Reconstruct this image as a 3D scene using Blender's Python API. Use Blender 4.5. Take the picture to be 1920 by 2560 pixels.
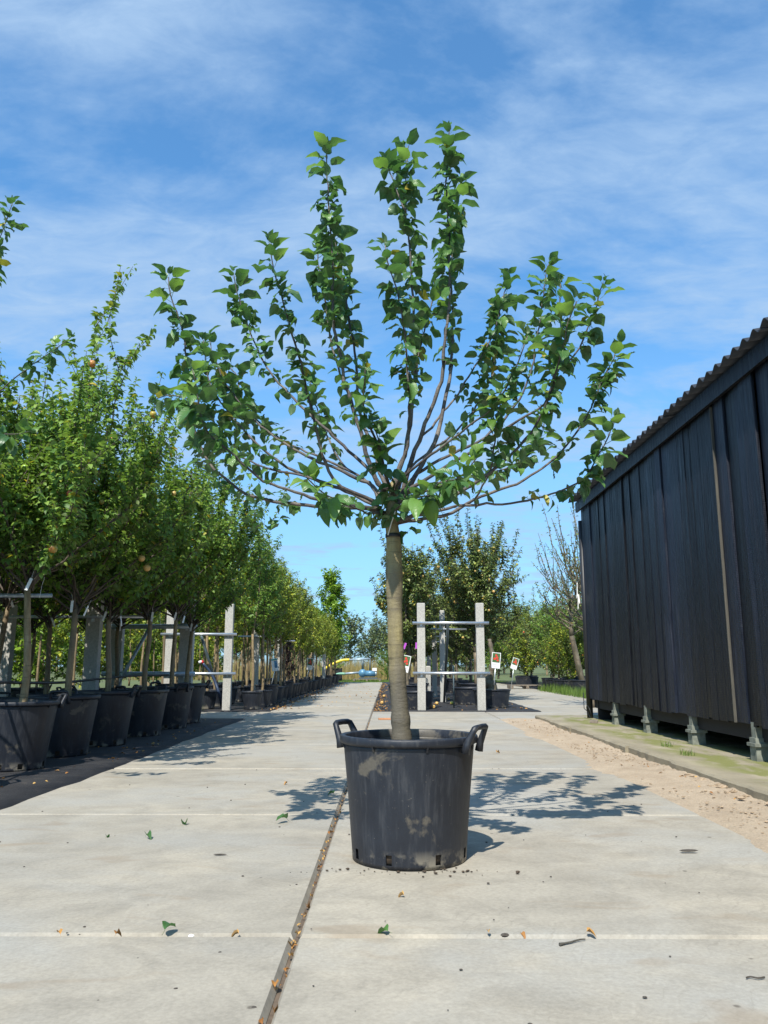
import bpy, math, random
import numpy as np
from mathutils import Vector, Matrix

R = math.radians
scene = bpy.context.scene
for o in list(bpy.data.objects):
    bpy.data.objects.remove(o)
C = scene.collection

# ------------------------------------------------------------------ camera
FPX, CX, CY = 2000.0, 960.0, 1280.0          # focal length and centre, in pixels of the photograph
HC = 0.80                                    # eye height
PITCH = math.atan(385.0 / FPX)
YAW = math.atan(10.0 / FPX)
cam_d = bpy.data.cameras.new('camera')
cam = bpy.data.objects.new('camera', cam_d)
C.objects.link(cam)
cam_d.sensor_fit = 'VERTICAL'
cam_d.sensor_height = 36.0
cam_d.lens = FPX / 2560.0 * 36.0
cam_d.clip_end = 3000.0
cam_d.clip_start = 0.05
cam.location = (0, 0, HC)
cam.rotation_euler = (math.pi / 2 + PITCH, 0, YAW)
scene.camera = cam

# ------------------------------------------------------------------ light
SUN_EL, SUN_AZ = R(53.0), R(195.5)           # azimuth clockwise from +Y: behind the camera, a little left
sund = bpy.data.lights.new('sun', 'SUN')
sund.energy = 4.8
sund.angle = R(0.53)
sund.color = (1.0, 0.955, 0.87)
sun = bpy.data.objects.new('sun', sund)
C.objects.link(sun)
to_sun = Vector((math.sin(SUN_AZ) * math.cos(SUN_EL), math.cos(SUN_AZ) * math.cos(SUN_EL), math.sin(SUN_EL)))
sun.rotation_euler = (-to_sun).to_track_quat('-Z', 'Y').to_euler()
sun.location = to_sun * 50

world = bpy.data.worlds.new('World')
scene.world = world
world.use_nodes = True
wt = world.node_tree
wt.nodes.clear()
def wn(t, **k):
    n = wt.nodes.new(t)
    for a, b in k.items():
        setattr(n, a, b)
    return n
wl = wt.links.new
sky = wn('ShaderNodeTexSky', sky_type='NISHITA')
sky.sun_disc = False
sky.sun_elevation = SUN_EL
sky.sun_rotation = SUN_AZ
sky.air_density = 1.0
sky.dust_density = 0.6
sky.ozone_density = 2.5
sky.altitude = 0
bg = wn('ShaderNodeBackground')
bg.inputs['Strength'].default_value = 0.12
wo = wn('ShaderNodeOutputWorld')
tc = wn('ShaderNodeTexCoord')
sp = wn('ShaderNodeSeparateXYZ')
wl(tc.outputs['Generated'], sp.inputs[0])
zz = wn('ShaderNodeMath', operation='MAXIMUM'); zz.inputs[1].default_value = 0.0
wl(sp.outputs['Z'], zz.inputs[0])
za = wn('ShaderNodeMath', operation='ADD'); za.inputs[1].default_value = 0.16
wl(zz.outputs[0], za.inputs[0])
dx = wn('ShaderNodeMath', operation='DIVIDE'); wl(sp.outputs['X'], dx.inputs[0]); wl(za.outputs[0], dx.inputs[1])
dy = wn('ShaderNodeMath', operation='DIVIDE'); wl(sp.outputs['Y'], dy.inputs[0]); wl(za.outputs[0], dy.inputs[1])
cb = wn('ShaderNodeCombineXYZ'); wl(dx.outputs[0], cb.inputs[0]); wl(dy.outputs[0], cb.inputs[1])
mp = wn('ShaderNodeMapping'); mp.inputs['Rotation'].default_value = (0, 0, R(-33)); mp.inputs['Scale'].default_value = (0.75, 1.25, 1); mp.inputs['Location'].default_value = (3.2, 1.7, 0)
wl(cb.outputs[0], mp.inputs[0])
n1 = wn('ShaderNodeTexNoise'); n1.inputs['Scale'].default_value = 1.9; n1.inputs['Detail'].default_value = 10; n1.inputs['Roughness'].default_value = 0.60; n1.inputs['Distortion'].default_value = 0.25
wl(mp.outputs[0], n1.inputs['Vector'])
r1 = wn('ShaderNodeValToRGB'); r1.color_ramp.elements[0].position = 0.32; r1.color_ramp.elements[1].position = 0.60
r1.color_ramp.interpolation = 'EASE'
wl(n1.outputs['Fac'], r1.inputs[0])
mp2 = wn('ShaderNodeMapping'); mp2.inputs['Rotation'].default_value = (0, 0, R(20)); mp2.inputs['Scale'].default_value = (3.0, 5.5, 1)
wl(cb.outputs[0], mp2.inputs[0])
n2 = wn('ShaderNodeTexNoise'); n2.inputs['Scale'].default_value = 2.2; n2.inputs['Detail'].default_value = 8; n2.inputs['Roughness'].default_value = 0.62; n2.inputs['Distortion'].default_value = 0.5
wl(mp2.outputs[0], n2.inputs['Vector'])
r2 = wn('ShaderNodeMapRange'); r2.inputs[1].default_value = 0.3; r2.inputs[2].default_value = 0.7; r2.inputs[3].default_value = 0.5; r2.inputs[4].default_value = 1.1
wl(n2.outputs['Fac'], r2.inputs[0])
mm = wn('ShaderNodeMath', operation='MULTIPLY', use_clamp=True); wl(r1.outputs[0], mm.inputs[0]); wl(r2.outputs[0], mm.inputs[1])
hz = wn('ShaderNodeMapRange'); hz.inputs[1].default_value = 0.0; hz.inputs[2].default_value = 0.42; hz.inputs[3].default_value = 0.80; hz.inputs[4].default_value = 0.10
wl(zz.outputs[0], hz.inputs[0])                       # thin veil thickens towards the horizon
m2 = wn('ShaderNodeMath', operation='MAXIMUM'); wl(mm.outputs[0], m2.inputs[0]); wl(hz.outputs[0], m2.inputs[1])
m3 = wn('ShaderNodeMath', operation='MULTIPLY'); m3.inputs[1].default_value = 0.90; wl(m2.outputs[0], m3.inputs[0])
skc = wn('ShaderNodeMix', data_type='RGBA', blend_type='MULTIPLY'); skc.inputs[0].default_value = 1.0
wl(sky.outputs[0], skc.inputs[6]); skc.inputs[7].default_value = (0.55, 1.16, 1.46, 1)
mx = wn('ShaderNodeMix', data_type='RGBA')
wl(m3.outputs[0], mx.inputs[0]); wl(skc.outputs[2], mx.inputs[6]); mx.inputs[7].default_value = (2.65, 3.85, 5.5, 1)
wl(mx.outputs[2], bg.inputs['Color'])
wl(bg.outputs[0], wo.inputs[0])

scene.view_settings.view_transform = 'Standard'
scene.view_settings.look = 'None'
scene.view_settings.gamma = 1.0
scene.view_settings.exposure = 0.46
scene.view_settings.use_curve_mapping = False
scene.render.resolution_x = 768
scene.render.resolution_y = 1024

# ------------------------------------------------------------------ pixel helpers (photograph pixel + a depth -> a point)
_f = np.array([-math.sin(YAW) * math.cos(PITCH), math.cos(YAW) * math.cos(PITCH), math.sin(PITCH)])
_r = np.array([math.cos(YAW), math.sin(YAW), 0.0])
_u = np.cross(_r, _f)
def ray(px, py):
    return _f + (px - CX) / FPX * _r - (py - CY) / FPX * _u
def P(px, py, Y):
    d = ray(px, py)
    t = Y / d[1]
    return np.array([0, 0, HC]) + d * t
def G(px, py, z=0.0):
    d = ray(px, py)
    t = (z - HC) / d[2]
    return np.array([0, 0, HC]) + d * t

# ------------------------------------------------------------------ materials
def mat(name):
    m = bpy.data.materials.new(name)
    m.use_nodes = True
    nt = m.node_tree
    b = nt.nodes['Principled BSDF']
    return m, nt, b
def nn(nt, t, **k):
    n = nt.nodes.new(t)
    for a, v in k.items():
        setattr(n, a, v)
    return n
def noise(nt, vec, scale, detail=4, rough=0.55, dist=0.0):
    n = nn(nt, 'ShaderNodeTexNoise')
    n.inputs['Scale'].default_value = scale; n.inputs['Detail'].default_value = detail
    n.inputs['Roughness'].default_value = rough; n.inputs['Distortion'].default_value = dist
    if vec is not None:
        nt.links.new(vec, n.inputs['Vector'])
    return n.outputs['Fac']
def ramp(nt, fac, stops, interp='LINEAR'):
    n = nn(nt, 'ShaderNodeValToRGB')
    n.color_ramp.interpolation = interp
    e = n.color_ramp.elements
    while len(e) < len(stops):
        e.new(0.5)
    for i, (p, c) in enumerate(stops):
        e[i].position = p
        e[i].color = (c, c, c, 1) if isinstance(c, (int, float)) else (c[0], c[1], c[2], 1)
    nt.links.new(fac, n.inputs[0])
    return n.outputs[0]
def mixc(nt, fac, a, b, blend='MIX'):
    n = nn(nt, 'ShaderNodeMix', data_type='RGBA', blend_type=blend)
    for s, v in ((0, fac), (6, a), (7, b)):
        if hasattr(v, 'links') or hasattr(v, 'is_linked'):
            nt.links.new(v, n.inputs[s])
        elif isinstance(v, (int, float)):
            n.inputs[s].default_value = v if s == 0 else (v, v, v, 1)
        else:
            n.inputs[s].default_value = (v[0], v[1], v[2], 1)
    return n.outputs[2]
def math_(nt, op, a, b=None, clamp=False):
    n = nn(nt, 'ShaderNodeMath', operation=op, use_clamp=clamp)
    for i, v in ((0, a), (1, b)):
        if v is None:
            continue
        if hasattr(v, 'is_linked'):
            nt.links.new(v, n.inputs[i])
        else:
            n.inputs[i].default_value = v
    return n.outputs[0]
def mapping(nt, vec, scale=(1, 1, 1), rot=(0, 0, 0), loc=(0, 0, 0)):
    n = nn(nt, 'ShaderNodeMapping')
    n.inputs['Scale'].default_value = scale; n.inputs['Rotation'].default_value = rot; n.inputs['Location'].default_value = loc
    nt.links.new(vec, n.inputs[0])
    return n.outputs[0]
def bump(nt, b, h, strength, dist=0.01):
    n = nn(nt, 'ShaderNodeBump')
    n.inputs['Strength'].default_value = strength; n.inputs['Distance'].default_value = dist
    nt.links.new(h, n.inputs['Height'])
    nt.links.new(n.outputs[0], b.inputs['Normal'])
def objc(nt):
    return nn(nt, 'ShaderNodeTexCoord').outputs['Object']
def worldpos(nt):
    return nn(nt, 'ShaderNodeNewGeometry').outputs['Position']
def orand(nt):
    return nn(nt, 'ShaderNodeObjectInfo').outputs['Random']
def plain(name, col, rough=0.6, metal=0.0, var=0.15, scale=20):
    m, nt, b = mat(name)
    v = objc(nt)
    f = noise(nt, v, scale, 5)
    lo = [c * (1 - var) for c in col]; hi = [min(1, c * (1 + var)) for c in col]
    nt.links.new(ramp(nt, f, [(0.3, lo), (0.7, hi)]), b.inputs['Base Color'])
    b.inputs['Roughness'].default_value = rough; b.inputs['Metallic'].default_value = metal
    return m

def leaf_mat(name, top, back, gloss=0.42, trans=0.28, tcol=(0.16, 0.30, 0.03), veins=False, yellow=0.0):
    """top: list of ramp stops over the per-leaf tint."""
    m, nt, b = mat(name)
    at = nn(nt, 'ShaderNodeAttribute', attribute_name='tint')
    t = math_(nt, 'FRACT', math_(nt, 'ADD', at.outputs['Fac'], orand(nt)))
    colr = ramp(nt, t, top)
    bcol = ramp(nt, t, back)
    geo = nn(nt, 'ShaderNodeNewGeometry')
    col = mixc(nt, geo.outputs['Backfacing'], colr, bcol)
    if veins:
        uv = nn(nt, 'ShaderNodeUVMap').outputs[0]
        s = nn(nt, 'ShaderNodeSeparateXYZ'); nt.links.new(uv, s.inputs[0])
        av = math_(nt, 'ABSOLUTE', math_(nt, 'SUBTRACT', s.outputs['Y'], 0.5))
        rib = math_(nt, 'LESS_THAN', av, 0.022)
        w = math_(nt, 'SUBTRACT', math_(nt, 'MULTIPLY', s.outputs['X'], 7.0), math_(nt, 'MULTIPLY', av, 5.0))
        side = math_(nt, 'ABSOLUTE', math_(nt, 'SUBTRACT', math_(nt, 'FRACT', w), 0.5))
        line = math_(nt, 'LESS_THAN', side, 0.05)
        veinm = math_(nt, 'MAXIMUM', rib, math_(nt, 'MULTIPLY', line, 0.5))
        col = mixc(nt, math_(nt, 'MULTIPLY', veinm, 0.38), col, (0.20, 0.27, 0.11))
        bump(nt, b, math_(nt, 'ADD', side, math_(nt, 'MULTIPLY', noise(nt, uv, 9.0, 3), 0.6)), 0.35, 0.003)
    nt.links.new(col, b.inputs['Base Color'])
    b.inputs['Roughness'].default_value = gloss
    b.inputs['Specular IOR Level'].default_value = 0.45
    tr = nn(nt, 'ShaderNodeBsdfTranslucent')
    tmix = mixc(nt, 0.45, colr, tcol)
    nt.links.new(tmix, tr.inputs['Color'])
    ms = nn(nt, 'ShaderNodeMixShader'); ms.inputs[0].default_value = trans
    nt.links.new(b.outputs[0], ms.inputs[1]); nt.links.new(tr.outputs[0], ms.inputs[2])
    out = nt.nodes['Material Output']
    nt.links.new(ms.outputs[0], out.inputs['Surface'])
    return m

M = {}
M['leaf_main'] = leaf_mat('large apple leaf',
    [(0.0, (0.045, 0.118, 0.038)), (0.45, (0.069, 0.168, 0.045)), (0.8, (0.106, 0.230, 0.052)), (0.975, (0.146, 0.280, 0.062)), (0.994, (0.50, 0.36, 0.03))],
    [(0.0, (0.095, 0.168, 0.084)), (0.97, (0.146, 0.235, 0.106)), (0.99, (0.45, 0.35, 0.06))], gloss=0.38, trans=0.30, tcol=(0.13, 0.34, 0.04), veins=True)
M['leaf_young'] = leaf_mat('young apple leaf',
    [(0.0, (0.095, 0.20, 0.035)), (0.6, (0.145, 0.27, 0.045)), (1.0, (0.20, 0.33, 0.07))],
    [(0.0, (0.14, 0.22, 0.08)), (1.0, (0.22, 0.30, 0.12))], gloss=0.40, trans=0.42, tcol=(0.24, 0.46, 0.04), veins=True)
M['leaf_near'] = leaf_mat('small apple leaf',
    [(0.0, (0.081, 0.169, 0.032)), (0.4, (0.143, 0.270, 0.043)), (0.75, (0.234, 0.373, 0.061)), (0.965, (0.322, 0.454, 0.088)), (0.985, (0.55, 0.38, 0.02))],
    [(0.0, (0.124, 0.182, 0.076)), (0.95, (0.234, 0.293, 0.109)), (0.975, (0.5, 0.36, 0.04))], gloss=0.5, trans=0.42, tcol=(0.26, 0.42, 0.03))
M['leaf_yellow'] = leaf_mat('yellow green leaf',
    [(0.0, (0.113, 0.189, 0.023)), (0.4, (0.219, 0.310, 0.033)), (0.8, (0.363, 0.423, 0.045)), (1.0, (0.504, 0.476, 0.042))],
    [(0.0, (0.151, 0.212, 0.068)), (1.0, (0.363, 0.378, 0.091))], gloss=0.5, trans=0.32, tcol=(0.32, 0.40, 0.02))
M['leaf_maple'] = leaf_mat('bright green leaf',
    [(0.0, (0.106, 0.206, 0.015)), (0.5, (0.188, 0.325, 0.022)), (1.0, (0.300, 0.450, 0.037))],
    [(0.0, (0.125, 0.213, 0.050)), (1.0, (0.237, 0.338, 0.075))], gloss=0.5, trans=0.36, tcol=(0.28, 0.45, 0.02))
M['leaf_olive'] = leaf_mat('olive apple leaf',
    [(0.0, (0.072, 0.117, 0.029)), (0.4, (0.137, 0.195, 0.044)), (0.8, (0.227, 0.280, 0.075)), (0.965, (0.325, 0.351, 0.130)), (0.985, (0.5, 0.34, 0.03))],
    [(0.0, (0.130, 0.163, 0.085)), (1.0, (0.260, 0.280, 0.143))], gloss=0.45, trans=0.22, tcol=(0.22, 0.28, 0.03))
M['leaf_far'] = leaf_mat('distant grey green leaf',
    [(0.0, (0.088, 0.125, 0.056)), (1.0, (0.175, 0.225, 0.088))], [(0.0, (0.125, 0.150, 0.088)), (1.0, (0.200, 0.237, 0.125))], gloss=0.6, trans=0.25, tcol=(0.18, 0.24, 0.06))
M['leaf_purple'] = leaf_mat('dark purple leaf',
    [(0.0, (0.018, 0.010, 0.012)), (1.0, (0.055, 0.025, 0.025))], [(0.0, (0.03, 0.018, 0.02)), (1.0, (0.07, 0.035, 0.035))], gloss=0.45, trans=0.15, tcol=(0.12, 0.02, 0.02))
M['grass'] = leaf_mat('green grass blade', [(0.0, (0.06, 0.12, 0.018)), (1.0, (0.16, 0.24, 0.04))], [(0.0, (0.06, 0.12, 0.018)), (1.0, (0.16, 0.24, 0.04))], gloss=0.6, trans=0.25)
M['reed'] = leaf_mat('straw coloured grass', [(0.0, (0.22, 0.17, 0.06)), (0.7, (0.42, 0.31, 0.12)), (1.0, (0.20, 0.22, 0.06))], [(0.0, (0.22, 0.17, 0.06)), (1.0, (0.4, 0.31, 0.12))], gloss=0.7, trans=0.2, tcol=(0.4, 0.3, 0.08))
M['litter'] = leaf_mat('dry fallen leaf', [(0.0, (0.24, 0.10, 0.025)), (0.5, (0.42, 0.20, 0.05)), (1.0, (0.50, 0.32, 0.10))], [(0.0, (0.26, 0.12, 0.04)), (1.0, (0.48, 0.30, 0.12))], gloss=0.7, trans=0.1, tcol=(0.4, 0.2, 0.03))

def bark(name, cols, scale=14, ring=True, dark=False):
    m, nt, b = mat(name)
    v = worldpos(nt)
    f = noise(nt, mapping(nt, v, (1, 1, 0.35)), scale, 6, 0.62, 0.4)
    c = ramp(nt, f, [(0.28, cols[0]), (0.5, cols[1]), (0.72, cols[2])])
    if ring:
        f2 = noise(nt, mapping(nt, v, (0.6, 0.6, 9)), 5, 3)
        c = mixc(nt, ramp(nt, f2, [(0.58, 0.0), (0.66, 0.6)]), c, [x * 0.35 for x in cols[0]])
        f3 = noise(nt, mapping(nt, v, (1, 1, 0.5)), 3.2, 4, 0.6)
        c = mixc(nt, ramp(nt, f3, [(0.46, 0.0), (0.60, 0.75)]), c, cols[3])
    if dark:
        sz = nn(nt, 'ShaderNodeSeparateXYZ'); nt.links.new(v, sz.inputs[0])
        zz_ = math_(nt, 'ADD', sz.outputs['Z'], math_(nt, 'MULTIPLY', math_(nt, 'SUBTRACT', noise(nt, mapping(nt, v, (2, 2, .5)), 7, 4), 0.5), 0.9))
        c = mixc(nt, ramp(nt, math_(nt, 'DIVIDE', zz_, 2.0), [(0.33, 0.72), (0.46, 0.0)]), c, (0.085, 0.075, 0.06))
    fine = noise(nt, v, 160, 4)
    c = mixc(nt, 0.25, c, fine, 'OVERLAY')
    nt.links.new(c, b.inputs['Base Color'])
    b.inputs['Roughness'].default_value = 0.72
    h = math_(nt, 'ADD', noise(nt, mapping(nt, v, (1, 1, 3)), 26, 6), math_(nt, 'MULTIPLY', fine, 0.25))
    bump(nt, b, h, 0.6, 0.006)
    return m
M['bark_main'] = bark('olive grey apple bark', [(0.15, 0.12, 0.06), (0.30, 0.245, 0.11), (0.45, 0.375, 0.19), (0.13, 0.11, 0.08)], dark=True)
M['bark_twig'] = bark('grey brown branch bark', [(0.050, 0.043, 0.042), (0.125, 0.105, 0.088), (0.24, 0.205, 0.165), (0.045, 0.038, 0.042)], 22)
M['bark_left'] = bark('brown stem bark', [(0.13, 0.09, 0.045), (0.25, 0.18, 0.09), (0.36, 0.28, 0.16), (0.17, 0.13, 0.085)], 16)
M['bark_dark'] = bark('dark branch bark', [(0.035, 0.028, 0.022), (0.075, 0.058, 0.042), (0.15, 0.12, 0.085), (0.05, 0.04, 0.03)], 16, False)
M['bark_old'] = bark('rugged old bark', [(0.06, 0.045, 0.03), (0.15, 0.115, 0.075), (0.28, 0.23, 0.16), (0.07, 0.065, 0.035)], 9)

# concrete slabs
def concrete(name, base, warm, stain=True):
    m, nt, b = mat(name)
    v = worldpos(nt)
    rnd = orand(nt)
    big = noise(nt, mapping(nt, v, (0.8, 1.0, 1)), 1.15, 7, 0.64, 0.5)
    c = ramp(nt, big, [(0.30, [x * 0.90 for x in base]), (0.5, base), (0.68, warm)])
    mid = noise(nt, mapping(nt, v, (1.0, 1.25, 1), (0, 0, 0.5)), 3.6, 9, 0.70, 0.5)
    c = mixc(nt, ramp(nt, mid, [(0.36, 0.62), (0.58, 0.0)]), c, [x * 0.66 for x in base])
    cool = noise(nt, mapping(nt, v, (0.7, 0.9, 1), (0, 0, .8), (4.1, 9.3, 0)), 0.9, 5, 0.6, 0.4)
    c = mixc(nt, ramp(nt, cool, [(0.46, 0.0), (0.60, 0.7)]), c, (base[0] * .96, base[1] * 1.02, base[2] * 1.12))
    fine = noise(nt, v, 70, 5, 0.7)
    c = mixc(nt, 0.32, c, fine, 'OVERLAY')
    c = mixc(nt, 1.0, c, ramp(nt, rnd, [(0.0, 0.93), (1.0, 1.0)]), 'MULTIPLY')
    # trowel / tyre scratches
    w = nn(nt, 'ShaderNodeTexWave', wave_type='BANDS', bands_direction='X')
    w.inputs['Scale'].default_value = 5.0; w.inputs['Distortion'].default_value = 7.0; w.inputs['Detail'].default_value = 4; w.inputs['Detail Scale'].default_value = 2.2
    nt.links.new(mapping(nt, v, (1, 1, 1), (0, 0, R(38))), w.inputs['Vector'])
    scr = math_(nt, 'MULTIPLY', ramp(nt, w.outputs['Fac'], [(0.0, 1.0), (0.055, 0.0)]), ramp(nt, noise(nt, v, 2.1, 3), [(0.46, 0.0), (0.60, 0.26)]))
    c = mixc(nt, scr, c, [x * 0.55 for x in base])
    if stain:
        s = noise(nt, mapping(nt, v, (0.8, 1.7, 1), (0, 0, 0), (7.3, 2.2, 0)), 2.6, 3, 0.5, 0.6)
        c = mixc(nt, ramp(nt, s, [(0.62, 0.0), (0.70, 0.40)]), c, (0.25, 0.19, 0.125))
        vo = nn(nt, 'ShaderNodeTexVoronoi'); vo.inputs['Scale'].default_value = 6.0
        nt.links.new(v, vo.inputs['Vector'])
        sel = math_(nt, 'LESS_THAN', nn_sep(nt, vo.outputs['Color']), 0.22)
        dot = math_(nt, 'MULTIPLY', ramp(nt, math_(nt, 'ADD', vo.outputs['Distance'], math_(nt, 'MULTIPLY', noise(nt, v, 22, 3), 0.12)), [(0.10, 0.8), (0.13, 0.0)]), sel)
        c = mixc(nt, dot, c, (0.11, 0.095, 0.075))
    nt.links.new(c, b.inputs['Base Color'])
    b.inputs['Roughness'].default_value = 0.82
    b.inputs['Specular IOR Level'].default_value = 0.3
    bump(nt, b, math_(nt, 'ADD', math_(nt, 'MULTIPLY', mid, 0.7), math_(nt, 'MULTIPLY', fine, 0.3)), 0.3, 0.006)
    return m
def nn_sep(nt, col):
    s = nn(nt, 'ShaderNodeSeparateColor'); nt.links.new(col, s.inputs[0]); return s.outputs[0]
M['concrete'] = concrete('path concrete', (0.355, 0.322, 0.262), (0.415, 0.368, 0.288))
M['concrete_post'] = plain('rough concrete post', (0.42, 0.405, 0.365), 0.85, 0, 0.22, 60)
def kerb_mat():
    m, nt, b = mat('mossy concrete kerb')
    v = worldpos(nt)
    f = noise(nt, mapping(nt, v, (1.5, .6, 1)), 3, 6, 0.6)
    c = ramp(nt, f, [(0.3, (0.21, 0.18, 0.125)), (0.7, (0.33, 0.285, 0.20))])
    s = nn(nt, 'ShaderNodeSeparateXYZ'); nt.links.new(v, s.inputs[0])
    near = ramp(nt, math_(nt, 'MULTIPLY', math_(nt, 'SUBTRACT', s.outputs['X'], 2.3), 1.4), [(0.02, 0.0), (0.35, 0.95)])
    mo = ramp(nt, noise(nt, mapping(nt, v, (1.6, 0.8, 1)), 2.3, 6, 0.65), [(0.42, 0.0), (0.56, 0.9)])
    c = mixc(nt, math_(nt, 'MULTIPLY', near, mo), c, (0.155, 0.165, 0.035))
    nt.links.new(c, b.inputs['Base Color']); b.inputs['Roughness'].default_value = 0.9
    bump(nt, b, noise(nt, v, 40, 6, 0.7), 0.5, 0.008)
    return m
M['kerb'] = kerb_mat()
def sand_mat():
    m, nt, b = mat('pale loose sand')
    v = worldpos(nt)
    f = noise(nt, v, 4, 7, 0.68)
    c = ramp(nt, f, [(0.3, (0.34, 0.262, 0.182)), (0.68, (0.45, 0.36, 0.258))])
    g = noise(nt, v, 90, 5, 0.7)
    c = mixc(nt, 0.5, c, g, 'OVERLAY')
    c = mixc(nt, ramp(nt, noise(nt, v, 26, 4, 0.6), [(0.64, 0.0), (0.74, 0.5)]), c, (0.22, 0.155, 0.10))
    nt.links.new(c, b.inputs['Base Color']); b.inputs['Roughness'].default_value = 0.95
    bump(nt, b, math_(nt, 'ADD', g, noise(nt, v, 30, 5)), 0.8, 0.012)
    return m
M['sand'] = sand_mat()
M['pebble'] = plain('sandy pebble', (0.33, 0.25, 0.17), 0.9, 0, 0.3, 30)
def cloth_mat():
    m, nt, b = mat('black woven ground cloth')
    v = worldpos(nt)
    f = noise(nt, v, 2.2, 6, 0.6)
    c = ramp(nt, f, [(0.35, (0.012, 0.012, 0.015)), (0.7, (0.040, 0.038, 0.038))])
    d = ramp(nt, noise(nt, v, 9, 6, 0.7), [(0.56, 0.0), (0.72, 0.5)])
    c = mixc(nt, d, c, (0.12, 0.10, 0.085))
    nt.links.new(c, b.inputs['Base Color']); b.inputs['Roughness'].default_value = 0.75
    w = nn(nt, 'ShaderNodeTexWave'); w.inputs['Scale'].default_value = 60; nt.links.new(v, w.inputs['Vector'])
    bump(nt, b, math_(nt, 'ADD', math_(nt, 'MULTIPLY', w.outputs['Fac'], 0.2), noise(nt, v, 6, 4)), 0.5, 0.02)
    return m
M['cloth'] = cloth_mat()
def ground_mat():
    m, nt, b = mat('grassy earth')
    v = worldpos(nt)
    f = noise(nt, v, 0.8, 8, 0.65)
    c = ramp(nt, f, [(0.35, (0.10, 0.085, 0.045)), (0.5, (0.085, 0.11, 0.03)), (0.7, (0.13, 0.16, 0.045))])
    nt.links.new(c, b.inputs['Base Color']); b.inputs['Roughness'].default_value = 0.95
    bump(nt, b, noise(nt, v, 14, 6), 0.7, 0.03)
    return m
M['ground'] = ground_mat()
def pot_mat(name, dust=1.0):
    m, nt, b = mat(name)
    v = objc(nt)
    base = ramp(nt, noise(nt, v, 6, 5, 0.6), [(0.3, (0.009, 0.011, 0.017)), (0.7, (0.018, 0.022, 0.031))])
    streak = noise(nt, mapping(nt, v, (9, 9, 0.9)), 5, 6, 0.65)
    c = mixc(nt, ramp(nt, streak, [(0.50, 0.0), (0.78, 0.30 * dust)]), base, (0.12, 0.12, 0.12))
    spk = noise(nt, v, 85, 4, 0.6)
    c = mixc(nt, ramp(nt, spk, [(0.68, 0.0), (0.76, 0.55 * dust)]), c, (0.24, 0.21, 0.165))
    patch = noise(nt, mapping(nt, v, (1, 1, 1.15), (0, 0, 0), (0.37, 0.1, 0.65)), 5.2, 5, 0.6, 0.4)
    c = mixc(nt, ramp(nt, patch, [(0.585, 0.0), (0.65, 0.60 * dust)]), c, mixc(nt, spk, (0.10, 0.088, 0.066), (0.20, 0.17, 0.125)))
    s = nn(nt, 'ShaderNodeSeparateXYZ'); nt.links.new(v, s.inputs[0])
    foot = math_(nt, 'MULTIPLY', ramp(nt, s.outputs['Z'], [(0.0, 1.0), (0.075, 0.0)]), ramp(nt, noise(nt, v, 11, 5, 0.6), [(0.50, 0.0), (0.60, 0.85)]))
    c = mixc(nt, foot, c, (0.33, 0.29, 0.22))
    nt.links.new(c, b.inputs['Base Color'])
    nt.links.new(ramp(nt, streak, [(0.3, 0.42), (0.7, 0.62)]), b.inputs['Roughness'])
    bump(nt, b, math_(nt, 'ADD', spk, streak), 0.12, 0.004)
    return m
M['pot'] = pot_mat('worn black plastic')
M['pot_row'] = pot_mat('dusty black plastic', 0.8)
M['joint_dirt'] = plain('brown joint dirt', (0.11, 0.08, 0.055), 0.95, 0, 0.4, 30)
M['soil'] = plain('dark potting soil', (0.06, 0.042, 0.028), 0.95, 0, 0.5, 40)
def plank_mat():
    m, nt, b = mat('black tarred timber')
    v = objc(nt)
    rnd = orand(nt)
    off = nn(nt, 'ShaderNodeCombineXYZ'); nt.links.new(math_(nt, 'MULTIPLY', rnd, 37.0), off.inputs[1]); nt.links.new(math_(nt, 'MULTIPLY', rnd, 11.0), off.inputs[2])
    va = nn(nt, 'ShaderNodeVectorMath', operation='ADD'); nt.links.new(v, va.inputs[0]); nt.links.new(off.outputs[0], va.inputs[1])
    vv = va.outputs[0]
    g = noise(nt, mapping(nt, vv, (1, 1, 0.06)), 26, 7, 0.65, 0.6)
    c = ramp(nt, g, [(0.3, (0.002, 0.003, 0.006)), (0.55, (0.006, 0.008, 0.014)), (0.8, (0.024, 0.027, 0.037))])
    c = mixc(nt, 1.0, c, ramp(nt, rnd, [(0.0, 0.35), (0.5, 0.9), (1.0, 2.6)]), 'MULTIPLY')
    knot = noise(nt, mapping(nt, vv, (1, 1.4, 0.45)), 5.5, 4, 0.5, 0.8)
    c = mixc(nt, ramp(nt, knot, [(0.66, 0.0), (0.72, 0.8)]), c, (0.004, 0.004, 0.006))
    wear = math_(nt, 'MULTIPLY', ramp(nt, noise(nt, mapping(nt, vv, (1, 1, 0.10)), 12, 6, 0.7), [(0.60, 0.0), (0.74, 0.75)]), ramp(nt, noise(nt, vv, 1.7, 2), [(0.45, 0.0), (0.6, 1.0)]))
    c = mixc(nt, wear, c, (0.055, 0.056, 0.058))
    nt.links.new(c, b.inputs['Base Color'])
    nt.links.new(ramp(nt, g, [(0.3, 0.30), (0.7, 0.62)]), b.inputs['Roughness'])
    saw = nn(nt, 'ShaderNodeTexWave', wave_type='BANDS', bands_direction='Z'); saw.inputs['Scale'].default_value = 22; saw.inputs['Distortion'].default_value = 3; saw.inputs['Detail'].default_value = 2
    nt.links.new(vv, saw.inputs['Vector'])
    b.inputs['Specular IOR Level'].default_value = 0.28
    h = math_(nt, 'ADD', math_(nt, 'MULTIPLY', g, 1.0), math_(nt, 'MULTIPLY', saw.outputs['Fac'], 0.06))
    h = math_(nt, 'ADD', h, math_(nt, 'MULTIPLY', knot, 0.9))
    bump(nt, b, h, 1.0, 0.016)
    return m
M['plank'] = plank_mat()
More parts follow.
